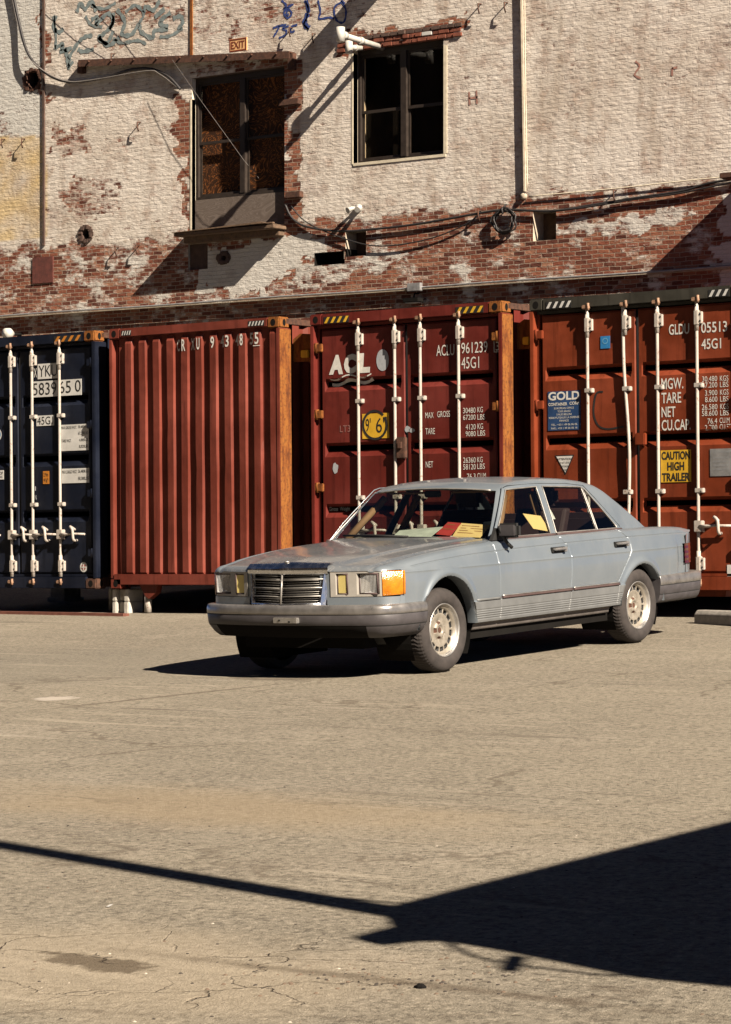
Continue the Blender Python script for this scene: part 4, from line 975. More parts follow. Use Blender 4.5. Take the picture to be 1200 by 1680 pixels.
# --- supports, plank and parking stop
def cblock(x, y, z, sx, sy, sz, lab, grp='concrete blocks under the containers'):
    e = empty('concrete_block', lab, 'block', (x, y, z), (0, 0, random.uniform(-.05, .05)), grp)
    mb = MB(); t = .035
    mb.rbox(0, t * 1.6, 0, sy, 0, sz, .008); mb.rbox(sx - t * 1.9, sx, 0, sy, 0, sz, .008); mb.rbox(t * 1.6, sx - t * 1.9, sy * .25, sy, .01, sz - .005, .006)
    mb.done('block', M['concrete_lt'], e)
M['concrete_lt'] = plain('pale_concrete_block', (.55, .52, .46), .9, 0, .2, 14, .4)
for (u, nn, labs) in ((-19.90, 21.80, ('pale hollow concrete block on the ground under the red container corner', 'pale hollow concrete block stacked directly under the red container corner')), (-20.28, 22.15, ('shaded concrete block on the ground under the blue container corner', 'shaded concrete block stacked directly under the blue container corner'))):
    g0 = G(u, nn) - .005; top = zrow(u); h_ = (top - g0) / 2
    for k in range(2): cblock(u, nn, g0 + k * h_, .24, .25, h_ - .003, labs[k])
for (u, nn, lab) in ((-17.6, 21.9, 'concrete pier under the right corner of the red container'), (-17.05, 22, 'concrete pier under the left corner of the maroon container'), (-14.9, 22, 'concrete pier under the right corner of the maroon container'), (-14.4, 22.1, 'concrete pier under the left corner of the brown container'), (-12.2, 22.1, 'concrete pier under the right corner of the brown container'), (-22.5, 21.9, 'concrete pier under the left corner of the blue container')):
    nn += 1.8; g0 = G(u, nn) - .01; e = empty('concrete_pier', lab, 'pier', (u, nn, g0)); mb = MB(); mb.rbox(-.12, .12, -.05, .25, 0, zrow(u) - g0, .008); mb.rbox(-.15, .15, -.08, .28, 0, .06, .008); mb.done('pier', M['concrete'], e)
for u0 in (-22.4, -19.8, -17.0, -14.3):
    g0 = G(u0, 33) - .02; e = empty('concrete_pier', 'concrete sleeper carrying the far end of the %s container' % {-22.4: 'blue', -19.8: 'red', -17.0: 'maroon', -14.3: 'brown'}[u0], 'pier', (u0, 33, 0)); mb = MB(); mb.rbox(0, 2.2, 0, .3, min(g0, zrow(u0) - .05) - .6, zrow(u0) + .02, .01); mb.done('pier', M['concrete'], e)
p0, p1 = GP(-30, 1006.5), GP(207, 1011); mb = MB(); d_ = Vector(p1) - Vector(p0); nrm = Vector((-d_.y, d_.x, 0)).normalized() * .045
V = []
for q in (p0, p1):
    for s_, z in ((-1, -.004), (1, -.004), (1, .03), (-1, .03)): V.append(Vector(q) + nrm * s_ + Vector((0, 0, z)))
mb.add(V, [(0, 1, 2, 3), (7, 6, 5, 4), (0, 4, 5, 1), (1, 5, 6, 2), (2, 6, 7, 3), (3, 7, 4, 0)])
tag(mb.done('plank', plain('red_brown_plank', (.20, .07, .045), .8, 0, .3, 12)), 'long thin red brown plank on the asphalt before the blue container', 'plank')
q = GP(1139, 1023); q2 = GP(1230, 1029.5)
st_ = empty('parking_stop', 'grey concrete parking stop behind the car at the right edge', 'parking stop', (q[0], q[1], q[2]), (0, -.011, math.atan2(q2[1] - q[1], q2[0] - q[0])))
mb = MB(); prof_ = [(0, -.01), (0, .085), (.03, .125), (.13, .125), (.16, .085), (.16, -.01)]
mb.prism(prof_, 'x', 0, 1.8, 0)
o = mb.done('block', M['concrete'], st_, bevel=.012)
# pebbles and scraps on the asphalt
mb = MB(); rr = random.Random(11)
def pebble(mb, p, r, m):
    V = []; n_ = 7
    for ring, (f, hz) in enumerate(((1, 0), (.95, .45), (.5, .8))):
        for k in range(n_): a_ = k / n_ * 6.283 + ring * .3; q = r * f * rr.uniform(.75, 1.2); V.append((p[0] + math.cos(a_) * q, p[1] + math.sin(a_) * q, p[2] + hz * r - .003))
    F = [tuple(range(2 * n_, 3 * n_))] + [(a * n_ + k, a * n_ + (k + 1) % n_, (a + 1) * n_ + (k + 1) % n_, (a + 1) * n_ + k) for a in range(2) for k in range(n_)]
    mb.add(V, F, m, False)
for k in range(520):
    px, py = rr.uniform(-60, 1260), 1030 + 660 * rr.random() ** .6
    p = GP(px, py); pebble(mb, p, rr.choice((.003, .003, .004, .005, .007)), rr.choice((0, 0, 2, 2, 1)))
for k in range(160):
    px, py = rr.gauss(640, 170), rr.gauss(1605, 14); p = GP(px, py); pebble(mb, p, rr.choice((.004, .006, .008)), rr.choice((0, 2)))
tag(mb.done('gravel', [plain('dark_grit', (.05, .04, .032), .95), plain('pale_grit', (.5, .44, .36), .95), plain('brown_grit', (.16, .11, .075), .95)]), 'scattered grit and pebbles on the asphalt', 'gravel', kind='stuff')
mb = MB(); p = GP(690, 1621); pebble(mb, p, .019, 0); tag(mb.done('stone', M['dark']), 'single black stone on the asphalt near the bottom edge', 'stone')
mb = MB(); p = GP(178, 1489); mb.add([(p[0] - .008, p[1] - .005, p[2] + .003), (p[0] + .009, p[1] - .006, p[2] + .004), (p[0] + .011, p[1] + .014, p[2] + .012), (p[0] - .005, p[1] + .014, p[2] + .009)], [(0, 1, 2, 3)]); tag(mb.done('paper_scrap', M['plate_white']), 'tiny white paper scrap on the asphalt at the lower left', 'scrap')

# ------------------------------------------------------------------ unseen things out of view that throw the foreground shade; the canopy is added
def lift(px, py, h):
    g = GP(px, py); k = h / -tv.z; return (g[0] - tv.x * k, g[1] - tv.y * k, g[2] + h)
mb = MB(); mb.box(-130, 16, -22, -14, -2, 25, 0)  # unseen building, its height and length set to block sky fill and reflections
ob = empty('opposite_building', 'long brown brick building across the lot behind the camera, unseen, made tall to cut sky light', 'building', (0, 0, 0)); mb.done('wall', plain('brown_brick', (.20, .115, .075), .9, 0, .3, 1.5), ob)
mb = MB(); mb.rbox(0, 1.9, -14.06, -13.9, 0, 2.2, .02); o0 = mb.done('window', M['dark'], ob)
for k in range(-18, 14):
    for z in (2.2, 6.2, 10.2, 14.2, 18.2):
        o = o0 if k == -18 and z == 2.2 else o0.copy()
        if o is not o0: COL.objects.link(o); o.parent = ob
        o.location = (-42 + k * 4.1, 0, z)
cv = empty('shade_canopy', 'flat slab on posts added out of view, cut to the outline of the foreground shade', 'shadow caster', (0, 0, 0))  # unseen canopy, added and shaped to throw the foreground shade
HC = 3.2
outl = [lift(x, y, HC)[:2] for x, y in ((668, 1500), (760, 1473), (980, 1411), (1210, 1347), (1340, 1310), (1560, 1650), (1210, 1622), (1050, 1606), (900, 1576), (820, 1560), (736, 1546), (690, 1547), (636, 1554), (632, 1548), (690, 1531))]
zc = lift(680, 1500, HC)[2]
mb = MB(); mb.prism(outl, 'z', zc, zc + .12, 0); mb.done('roof', M['galv'], cv)
for k, (x, y) in enumerate(((-.5, 7.0), (-.5, 10.0), (1.0, 6.6), (1.2, 10.0))):
    mb = MB(); mb.rbox(x - .05, x + .05, y - .05, y + .05, G(x, y), zc, .006); mb.done('post', M['galv'], cv)
J, S_ = GP(684, 1503), GP(-90, 1371)
dl2 = math.dist(J[:2], S_[:2]); bx_, by_ = J[0] + (J[0] - S_[0]) / dl2 * 4.2, J[1] + (J[1] - S_[1]) / dl2 * 4.2
pl = empty('utility_pole', 'leaning timber pole standing to the right, seen only by its shadow on the asphalt', 'pole', (bx_, by_, G(bx_, by_)))
tp = Vector(lift(-90, 1371, 6.4)) - Vector((bx_, by_, G(bx_, by_)))  # lean added so the pole's shadow keeps to its line on the asphalt
mb = MB(); mb.tube([-tp * .03, tp * .5, tp], [.10, .09, .075], 14); mb.done('post', M['wood'], pl)
mb = MB(); mb.tube(catmull([lift(x, y, 3.0) for x, y in ((725, 1540), (770, 1566), (840, 1582), (920, 1592), (990, 1600), (1060, 1598))], 6), .012, 6)
mb.tube([lift(848, 1570, 3.0), lift(836, 1592, 3.0)], .03, 6); tag(mb.done('wire', M['cable']), 'slack wire under the added canopy, seen only by its thin curved shadow', 'wire')
mb = MB(); mb.tube([lift(x, y, 3.4) for x, y in ((500, 1467), (600, 1477), (690, 1486), (760, 1485))], .012, 6); tag(mb.done('wire', M['cable']), 'taut wire from the added canopy, seen only by its thin straight shadow', 'wire')

# ------------------------------------------------------------------ the car : x = left, y = towards the tail, z = up (metres, origin under the front axle)
def table(xs, ys, sig=.06):
    g = np.arange(-1.5, 5.0, .01); v = np.interp(g, xs, ys); k = np.exp(-.5 * (np.arange(-40, 41) * .01 / sig) ** 2); k /= k.sum()
    v = np.convolve(np.pad(v, 40, mode='edge'), k, 'valid'); return lambda x: np.interp(x, g, v)
def gauss1(A, sig, axis):
    r = int(sig * 3) + 1; k = np.exp(-.5 * (np.arange(-r, r + 1) / sig) ** 2); k /= k.sum()
    pad = [(0, 0)] * A.ndim; pad[axis] = (r, r)
    return np.apply_along_axis(lambda v: np.convolve(v, k, 'valid'), axis, np.pad(A, pad, mode='edge'))
def sst(a, b, x): t = np.clip((x - a) / (b - a), 0, 1); return t * t * (3 - 2 * t)

s = NT('worn_silver_blue_paint'); c = s.coord()
f1 = s.noise(c, 2.2, 5, .6); f2 = s.noise(c, 40, 6, .7); f3 = s.noise(s.mapping(c, (5, 5, .8)), 3, 5, .6)
base = s.mix(s.step(f1, .3, .7), (.178, .212, .242), (.210, .242, .268))
base = s.mix(s.math('MULTIPLY', s.step(f3, .52, .8), .25), base, (.30, .295, .28))
base = s.mix(s.math('MULTIPLY', s.step(f2, .62, .8), .3), base, (.38, .37, .35))
M['paint'] = s.set(color=base, rough=s.ramp(f1, [(.3, .34), (.7, .44)]), metal=.25, spec=.5, coat=.55, coatr=.07, normal=s.bump(f2, .03, .002))
s = NT('sun_bleached_hood_paint'); c = s.coord()
f1 = s.noise(c, 3.0, 6, .65, 1.2); f2 = s.noise(c, 38, 6, .7); f4 = s.noise(c, 5.5, 4, .5, 3.5)
base = s.mix(s.step(f1, .35, .7), (.190, .215, .238), (.235, .25, .262))
base = s.mix(s.math('MULTIPLY', s.math('MULTIPLY', s.step(f4, .49, .505), s.step(f4, .53, .515)), .6), base, (.46, .44, .41))
base = s.mix(s.math('MULTIPLY', s.step(f2, .62, .72), .4), base, (.44, .42, .39))
M['hood'] = s.set(color=base, rough=s.ramp(f1, [(.3, .25), (.7, .40)]), metal=.3, spec=.5, coat=.7, coatr=.08, normal=s.bump(f1, .04, .01))
M['clad'] = plain('grey_beige_lower_cladding', (.172, .178, .178), .5, .15, .12, 6)
M['bumper'] = plain('scuffed_grey_bumper_plastic', (.066, .060, .063), .55, 0, .25, 8, .05)
M['bumper_top'] = plain('dulled_bumper_bright_strip', (.30, .285, .27), .33, .7, .25, 10)
M['sill'] = plain('dirty_sill', (.12, .105, .095), .7, 0, .3, 8)
M['trim_brown'] = plain('faded_black_rubber_trim', (.075, .045, .042), .7)
M['silver'] = plain('silvered_reflector', (.98, .98, .96), .3, .45, .05, 30)
M['trim_grey'] = plain('dull_bright_trim', (.33, .315, .29), .42, .55, .2, 12)
M['amber'] = plain('amber_lens', (.66, .215, .008), .16, 0, .28, 16, .35, .8)
M['fog'] = NT('yellow_fog_lens').set(color=(.95, .78, .28), rough=.2, spec=.6, trans=.15)
M['red_lens'] = NT('dark_red_lens').set(color=(.07, .008, .006), rough=.15, spec=.6)
s = NT('ribbed_lamp_glass'); wv = s.n('TexWave'); s.l(s.coord(), wv.inputs[0]); wv.bands_direction = 'X'; wv.inputs['Scale'].default_value = 26; wv.inputs['Distortion'].default_value = .4
M['lens'] = s.set(color=s.ramp(s.noise(s.coord(), 14, 3), [(.3, (.62, .63, .62)), (.65, (1.0, 1.0, .96))]), rough=.10, spec=.8, alpha=.42, normal=s.bump(wv.outputs[1], .8, .01))  # pale tone put into the glass to carry the lamp's brightness
M['bezel'] = plain('lamp_surround', (.40, .375, .33), .5, .1, .12, 10)
M['rim'] = plain('cream_alloy_wheel', (.33, .295, .24), .45, .3, .2, 16)
M['leather'] = plain('dark_maroon_upholstery', (.035, .014, .013), .7)
M['dash'] = plain('black_dashboard', (.014, .013, .013), .75)
M['interior_tan'] = plain('tan_interior_trim', (.30, .17, .08), .8)
M['paper_white'] = plain('paper', (.70, .70, .66), .8, 0, .06)
M['paper_blue'] = plain('pale_green_paper', (.52, .58, .50), .8, 0, .2)
M['ticket'] = plain('yellow_parking_ticket', (.82, .60, .24), .8, 0, .06)
M['red_card'] = plain('red_envelope', (.42, .035, .03), .7)
M['print'] = plain('brown_print', (.30, .13, .04), .8)

CAR_O = (-12.182, 16.075)
car = empty('parked_car', 'silver blue four door saloon parked on the asphalt with tickets on the dashboard', 'car', (CAR_O[0], CAR_O[1], G(*CAR_O)), (math.atan(.0404), -.0108, TH - .6172))
def cobj(name, V, F, mat, parent=car, smooth=True, fm=None):
    V = np.asarray(V, float); return link_mesh(name, V[:, [1, 0, 2]], F[:, ::-1] if isinstance(F, np.ndarray) else [f[::-1] for f in F], mat, parent, fm, smooth)
class CB(MB):
    """builder in the car's (rear, left, up) axes"""
    def done(s, name, mats, parent=car, bevel=0):
        s.V = [(v[1], v[0], v[2]) for v in s.V]; s.F = [f[::-1] for f in s.F]; return MB.done(s, name, mats, parent, bevel)

# -- shape tables
WX = table([-.9, -.7, -.5, -.3, 0, .6, 1.5, 2.4, 2.95, 3.4, 3.8, 4.05, 4.2], [.850, .868, .880, .890, .900, .905, .910, .908, .902, .888, .868, .845, .83], .12)
ZCR = table([-.9, -.65, .16, .4, 1.0, 1.8, 2.8, 3.6, 4.2], [.80, .808, .856, .866, .880, .891, .896, .893, .885], .1)
ZSH = table([-.9, -.7, -.4, 0, .4, .8, 1.5, 3.0, 3.4, 3.8, 4.0, 4.15], [.822, .838, .868, .905, .932, .948, .955, .960, .952, .938, .925, .90], .08)
ZCE = table([-.95, -.84, -.70, -.5, 0, .38, .75, 1.2, 3.2, 3.5, 3.9, 4.08, 4.20], [.832, .842, .868, .900, .948, .974, .992, .99, .965, .962, .945, .918, .86], .05)
XN, XT = -.86, 4.16
ARCH = [(0.0, .325, .385, .400), (2.935, .318, .360, .350)]
SEAM = [([.30, .347, .94, 1.0], [.726, .726, .704, .70]),
        ([.30, .353, .60, .785, .86, .946, 1.02], [1.744, 1.744, 1.775, 1.785, 1.765, 1.697, 1.68]),
        ([.30, .429, .548, .66, .74, .785, .84, .888, .967, 1.02], [2.515, 2.524, 2.544, 2.640, 2.730, 2.767, 2.772, 2.757, 2.645, 2.60])]
def seam(k, z): return np.interp(z, SEAM[k][0], SEAM[k][1])

# -- lower body loft
xs = np.unique(np.concatenate([np.arange(XN, XT, .0055), [XT]])); nx = len(xs)
rows = []
def ctl(x):
    W_ = WX(x); zs = ZSH(x); zc_ = ZCE(x); zr = ZCR(x)
    hood_y = np.interp(x, [-.9, .7, 1, 3.3, 4.2], [.40, .60, .62, .66, .70])
    tail = sst(3.55, 4.15, x); zb = .345 + .0 * x
    one = np.ones_like(x)
    pts = [(.72 * one, .27 * one), (W_ - .075, .290 * one), (W_ - .060, .335 * one), (W_ - .022, .346 * one), (W_ - .006, .42 * one), (W_ - .002, .506 * one),
           (W_ - .012, .512 * one), (W_ - .004, .60 * one), (W_, .68 * one), (W_ - .004, .772 * one), (W_ - .0065, .786 * one), (W_ - .028, zr - .004), (W_ - .034, zr + .004), (W_ - .052, zs - .012), (W_ - .085, zs + .010),
           (hood_y + .05, (zs * .5 + zc_ * .5) - .002), (hood_y, zc_ - .008), (hood_y * .55, zc_ - .002), (0 * one, zc_)]
    return pts
CT_ = ctl(xs)
counts = [3, 4, 3, 26, 26, 2, 10, 10, 18, 5, 30, 5, 14, 5, 12, 8, 14, 12]
YY = []; ZZ = []
for k, n_ in enumerate(counts):
    for j in range(n_):
        t = j / n_; YY.append(CT_[k][0] * (1 - t) + CT_[k + 1][0] * t); ZZ.append(CT_[k][1] * (1 - t) + CT_[k + 1][1] * t)
YY.append(CT_[-1][0]); ZZ.append(CT_[-1][1])
YY = np.array(YY).T; ZZ = np.array(ZZ).T; nt_ = YY.shape[1]           # [x, t]
cum = np.cumsum([0] + counts); CREASE0 = cum[11]
def smooth_rows(A, a, b, sig): B_ = gauss1(A[:, a:b], sig, 1); w_ = np.minimum(1, np.minimum(np.arange(b - a), np.arange(b - a)[::-1]) / 4.); A[:, a:b] = A[:, a:b] * (1 - w_) + B_ * w_
for A_ in (YY, ZZ):
    smooth_rows(A_, cum[13] - 4, cum[15], 3.0); smooth_rows(A_, cum[15] - 5, nt_, 1.6); smooth_rows(A_, cum[6], cum[9] + 1, 3.0)
XX = np.repeat(xs[:, None], nt_, 1)
# wheel arch flares
for (ax, az, rx, rz) in ARCH:
    rr_ = np.sqrt(((XX - ax) / rx) ** 2 + ((ZZ - az) / rz) ** 2)
    YY += .020 * np.exp(-((rr_ - 1.06) / .085) ** 2) * (ZZ > .33) * (np.arange(nt_)[None, :] < cum[12]) * sst(.36, .60, ZZ)
# ribs pressed into the cladding
for zr in (.372, .389, .406, .423, .440):
    YY -= .006 * np.exp(-((ZZ - zr) / .0035) ** 2) * (np.arange(nt_)[None, :] > cum[3]) * (np.arange(nt_)[None, :] < cum[5]) * (XX > .33) * (XX < 2.58)
zcr_ = ZCR(xs)[:, None]; YY -= .007 * np.exp(-((ZZ - zcr_) / .0045) ** 2) * (np.arange(nt_)[None, :] > cum[8]) * (np.arange(nt_)[None, :] < cum[14]) * (XX > -.55)
YY += .004 * np.exp(-((ZZ - .780) / .006) ** 2) * (np.arange(nt_)[None, :] < cum[11])
# shut lines of the doors, hood and boot
side_rows = (np.arange(nt_)[None, :] >= cum[3]) * (np.arange(nt_)[None, :] < cum[14])
for k in range(3): YY -= .012 * np.exp(-((XX - seam(k, ZZ)) / .0042) ** 2) * side_rows
YY -= .010 * np.exp(-((XX - .40) / .004) ** 2) * (np.arange(nt_)[None, :] >= cum[3]) * (np.arange(nt_)[None, :] < cum[5]) * 0
hood_line = cum[14] + 2
ZZ[:, hood_line] -= .010 * ((xs > -.9) & (xs < .72) | (xs > 3.45)); ZZ[:, hood_line + 1] -= .010 * ((xs > -.9) & (xs < .72) | (xs > 3.45))
# plan curvature of nose and tail
def nose(y): a = np.abs(y); return .165 * (a / .75) ** 1.35 + .13 * np.clip((a - .755) / .115, 0, 1) ** 1.7
def tailx(y): a = np.abs(y); return -.06 * (a / .75) ** 2.2 - .30 * np.clip((a - .70) / .15, 0, 1) ** 1.8
XX = XX + nose(YY) * np.exp(-((XX - XN) / .38) ** 2)
XX = XX + tailx(YY) * np.exp(-((XX - XT) / .42) ** 2)
dn = np.clip((xs - XN) / .075, 0, 1)[:, None]; ZZ = ZZ - .036 * (1 - np.sqrt(1 - (1 - dn) ** 2)) * (np.arange(nt_)[None, :] >= cum[12])
BX, BY, BZ = XX, YY, ZZ
i, j = np.meshgrid(np.arange(nx - 1), np.arange(nt_ - 1), indexing='ij')
a = i * nt_ + j; QF = np.stack([a + 1, a + nt_ + 1, a + nt_, a], -1)          # left-side winding
cxm = (XX[1:, 1:] + XX[:-1, :-1]) / 2; cym = (YY[1:, 1:] + YY[:-1, :-1]) / 2; czm = (ZZ[1:, 1:] + ZZ[:-1, :-1]) / 2
jj = np.arange(nt_ - 1)[None, :].repeat(nx - 1, 0)
dead = np.zeros(cxm.shape, bool)
for (ax, az, rx, rz) in ARCH: dead |= (((cxm - ax) / rx) ** 2 + ((czm - az) / rz) ** 2 < 1) & (jj < cum[12])
dead |= (jj >= cum[15]) & (cxm > .78) & (cxm < 3.32)                            # open cabin
dead |= (cxm < -.30) & (czm < .535) | (cxm > 3.24) & (czm < .52)                # hidden behind the bumpers
dead |= (cxm < -.53) & (czm > .612) & (czm < .800) & (jj < cum[13])              # lamp opening
dead |= (jj < cum[3]) & ((cxm < .40) | (cxm > 2.46))                             # the sill runs between the wheels only
dead |= (cxm > 3.76) & (czm > .63) & (czm < .80) & (jj < cum[12])
lab = np.full(cxm.shape, 0)
front_d = (cxm > seam(0, czm)) & (cxm <= seam(1, czm)); rear_d = (cxm > seam(1, czm)) & (cxm <= seam(2, czm))
sidez = (jj >= cum[3]) & (jj < cum[15])
lab[sidez & front_d] = 1; lab[sidez & rear_d] = 2
lab[(jj >= hood_line) & (cxm < .78)] = 3; lab[(jj >= hood_line) & (cxm > 3.32)] = 4
lab[jj < cum[3]] = 5
clad_face = (jj >= cum[3]) & (jj < cum[5]) & (cxm > .28) & (cxm < 2.64)
VL = np.stack([XX, YY, ZZ], -1).reshape(-1, 3); VR = VL * np.array([1, -1, 1])
def part_mesh(mask, name, mats, parent, fm=None, both=False, right=False):
    f = QF[mask & ~dead].reshape(-1, 4); m = None if fm is None else fm[mask & ~dead]
    if both: F_ = np.concatenate([f, f[:, ::-1] + len(VL)]); V_ = np.concatenate([VL, VR]); m = None if m is None else np.concatenate([m, m])
    elif right: F_ = f[:, ::-1]; V_ = VR
    else: F_ = f; V_ = VL
    used, inv = np.unique(F_, return_inverse=True)
    return cobj(name, V_[used], inv.reshape(F_.shape), mats, parent, True, m)
fm_ = clad_face.astype(int)
body = None
for r_ in (False, True):
    q_ = part_mesh((lab == 0) & (cxm < 1.2), 'front_wing', [M['paint'], M['clad']], car, fm_, right=r_); body = body or q_
    part_mesh((lab == 0) & (cxm >= 1.2), 'rear_wing', [M['paint'], M['clad']], car, fm_, right=r_)
hood = part_mesh(lab == 3, 'hood', [M['hood']], car, both=True)
part_mesh(lab == 4, 'boot_lid', [M['paint']], car, both=True)
for r_ in (False, True): part_mesh(lab == 5, 'sill', [M['sill']], car, right=r_)
DOORS = {}
for k in (1, 2):
    for r_ in (False, True): DOORS[(k, r_)] = part_mesh(lab == k, 'door', [M['paint'], M['clad']], car, fm_, right=r_)
# arch lips and wheel housings
for (ax, az, rx, rz) in ARCH:
    for sg in (1, -1):
        m = CB(); V = []
        W_ = float(WX(np.array(ax))); angs = np.linspace(R(3), R(177), 60)
        for a_ in angs:
            x_, z_ = ax + rx * math.cos(a_), az + rz * math.sin(a_)
            for yy, k in ((W_ + .012 * max(0, math.sin(a_)) - .004, 1.012), (W_ - .03, .985), (W_ - .09, 1.0)): V.append((ax + rx * k * math.cos(a_), sg * yy, az + rz * k * math.sin(a_)))
        F = [(3 * q + e_, 3 * q + e_ + 1, 3 * q + e_ + 4, 3 * q + e_ + 3) for q in range(59) for e_ in range(2)]
        if sg < 0: F = [f[::-1] for f in F]
        m.add(V, F, 0, True); m.done('arch_lip', M['paint'], body)
        m = CB(); V = []
        for a_ in np.linspace(R(-30), R(210), 40):
            for yy in (W_ - .08, .50): V.append((ax + (rx + .02) * math.cos(a_), sg * yy, az + (rz + .02) * math.sin(a_)))
        m.add(V, [(2 * q, 2 * q + 1, 2 * q + 3, 2 * q + 2) for q in range(39)], 0)
        m.add([(ax + (rx + .02) * math.cos(a_), sg * .5, az + (rz + .02) * math.sin(a_)) for a_ in np.linspace(R(-30), R(210), 40)], [tuple(range(40))], 0); m.done('wheel_housing', M['dark'], body)
m = CB(); m.box(-.62, -.40, -.55, .55, .22, .5); m.box(-.45, .5, -.48, .48, .22, .62); m.box(.42, 2.5, -.80, .80, .22, .34); m.box(2.45, 3.4, -.48, .48, .24, .6); m.box(3.35, 3.85, -.78, .78, .30, .56)
m.tube([(.3, .3, .2), (1.5, .3, .19), (3.0, .35, .24), (3.95, .4, .25)], .035, 8); m.done('underbody', M['dark'], car)

# -- greenhouse loft
HX = [.62, .78, 1.22, 1.34, 1.55, 1.75, 2.0, 2.25, 2.5, 2.68, 2.78, 3.30, 3.42, 3.52]
HZ = [.90, .958, 1.372, 1.408, 1.430, 1.438, 1.435, 1.425, 1.402, 1.368, 1.328, 1.022, .968, .93]
HT = table(HX, HZ, .018)
xg = np.arange(.74, 3.50, .0065); ng = len(xg); Hc = HT(xg)
def halfw(x, z):
    base = np.interp(x, [.7, .9, 1.4, 2.2, 2.8, 3.2, 3.5], [.765, .795, .815, .812, .79, .745, .70])
    top = np.interp(x, [.7, 1.2, 1.6, 2.2, 2.7, 3.2, 3.5], [.60, .592, .600, .595, .575, .55, .53])
    t = np.clip((z - .94) / (1.40 - .94), 0, 1); return base + (top - base) * t ** 1.08
NS, NC, NTOP = 74, 14, 44
GY = np.zeros((ng, NS + NC + NTOP + 1)); GZ = np.zeros_like(GY)
zt_ = np.maximum(Hc - .062, .932)
for q in range(NS):
    z = .93 + (zt_ - .93) * q / NS; GZ[:, q] = z; GY[:, q] = halfw(xg, z)
yt0 = halfw(xg, zt_); yt1 = np.maximum(halfw(xg, Hc) - .045, .3); cr = .030
ztop1 = Hc - cr * (yt1 / .6) ** 2
for q in range(NC):
    t = q / NC; a_ = t * math.pi / 2
    GY[:, NS + q] = yt0 * (1 - t) ** 2 + 2 * t * (1 - t) * (yt0 - .018) + yt1 * t * t
    GZ[:, NS + q] = zt_ * (1 - t) ** 2 + 2 * t * (1 - t) * (ztop1 - .004) + ztop1 * t * t
for q in range(NTOP + 1):
    y = yt1 * (1 - q / NTOP); GY[:, NS + NC + q] = y; GZ[:, NS + NC + q] = Hc - cr * (y / .6) ** 2
GX = np.repeat(xg[:, None], GY.shape[1], 1)
bow = np.interp(xg, [.74, 1.22, 1.75, 2.3, 2.75, 3.45], [-.15, -.085, 0, 0, .06, .10])[:, None]
GX = GX + bow * (1 - np.clip(np.abs(GY) / np.maximum(yt0[:, None], .4), 0, 1) ** 2)
ngt = GY.shape[1]
i, j = np.meshgrid(np.arange(ng - 1), np.arange(ngt - 1), indexing='ij'); a = i * ngt + j
GQ = np.stack([a + 1, a + ngt + 1, a + ngt, a], -1)
gxm = (xg[1:] + xg[:-1])[:, None] / 2 + 0 * GY[1:, 1:]; gzm = (GZ[1:, 1:] + GZ[:-1, :-1]) / 2; gj = np.arange(ngt - 1)[None, :].repeat(ng - 1, 0)
WIN = [np.array([(.845, .972), (1.262, 1.338), (1.722, 1.350), (1.632, .972)]), np.array([(1.722, .975), (1.815, 1.350), (2.425, 1.328), (2.368, .975)]), np.array([(2.390, .975), (2.445, 1.322), (2.470, 1.308), (2.735, .985), (2.73, .975)])]
side_m = gj < NS + 1
gw = np.full(gxm.shape, 0)
for k, pl_ in enumerate(WIN): gw[(inside([tuple(p) for p in pl_], gxm, gzm) > 0) & side_m] = k + 1
top_m = gj >= NS + NC - 2
gw[top_m & (gxm > .80) & (gxm < 1.205)] = 4
gw[top_m & (gxm > 2.80) & (gxm < 3.32)] = 5
gdead = (gzm < .925) | (gxm < .765) & (gj < NS)
GVL = np.stack([GX, GY, GZ], -1).reshape(-1, 3); GVR = GVL * np.array([1, -1, 1])
def gpart(mask, name, mat, parent, mode):
    f = GQ[mask & ~gdead].reshape(-1, 4)
    if mode == 'both': F_ = np.concatenate([f, f[:, ::-1] + len(GVL)]); V_ = np.concatenate([GVL, GVR])
    elif mode == 'R': F_ = f[:, ::-1]; V_ = GVR
    else: F_ = f; V_ = GVL
    used, inv = np.unique(F_, return_inverse=True); return cobj(name, V_[used], inv.reshape(F_.shape), mat, parent, True)
roof = gpart(gw == 0, 'roof', M['paint'], car, 'both')
gpart(gw == 4, 'windscreen', M['carglass'], car, 'both'); gpart(gw == 5, 'rear_window', M['carglass'], car, 'both')
for r_, md in ((False, 'L'), (True, 'R')):
    gpart(gw == 1, 'window', M['carglass'], DOORS[(1, r_)], md); gpart(gw == 2, 'window', M['carglass'], DOORS[(2, r_)], md); gpart(gw == 3, 'quarter_window', M['carglass'], DOORS[(2, r_)], md)
def gpt(x, z, lift=.004):
    """a point on the side of the greenhouse"""
    y = float(halfw(np.array(x), np.array(z))) + lift
    b_ = float(np.interp(x, xg, bow[:, 0])); y0_ = float(np.interp(x, xg, yt0)); return (x + b_ * (1 - min(1, y / y0_) ** 2) * (1 if y < y0_ else 0), y, z)
def wpt(x, y, lift=.004):
    H_ = float(HT(np.array(x))); y0_ = float(np.interp(x, xg, yt0)); b_ = float(np.interp(x, xg, bow[:, 0]))
    return (x + b_ * (1 - min(1, abs(y) / y0_) ** 2) - lift * .6, y, H_ - cr * (y / .6) ** 2 + lift)
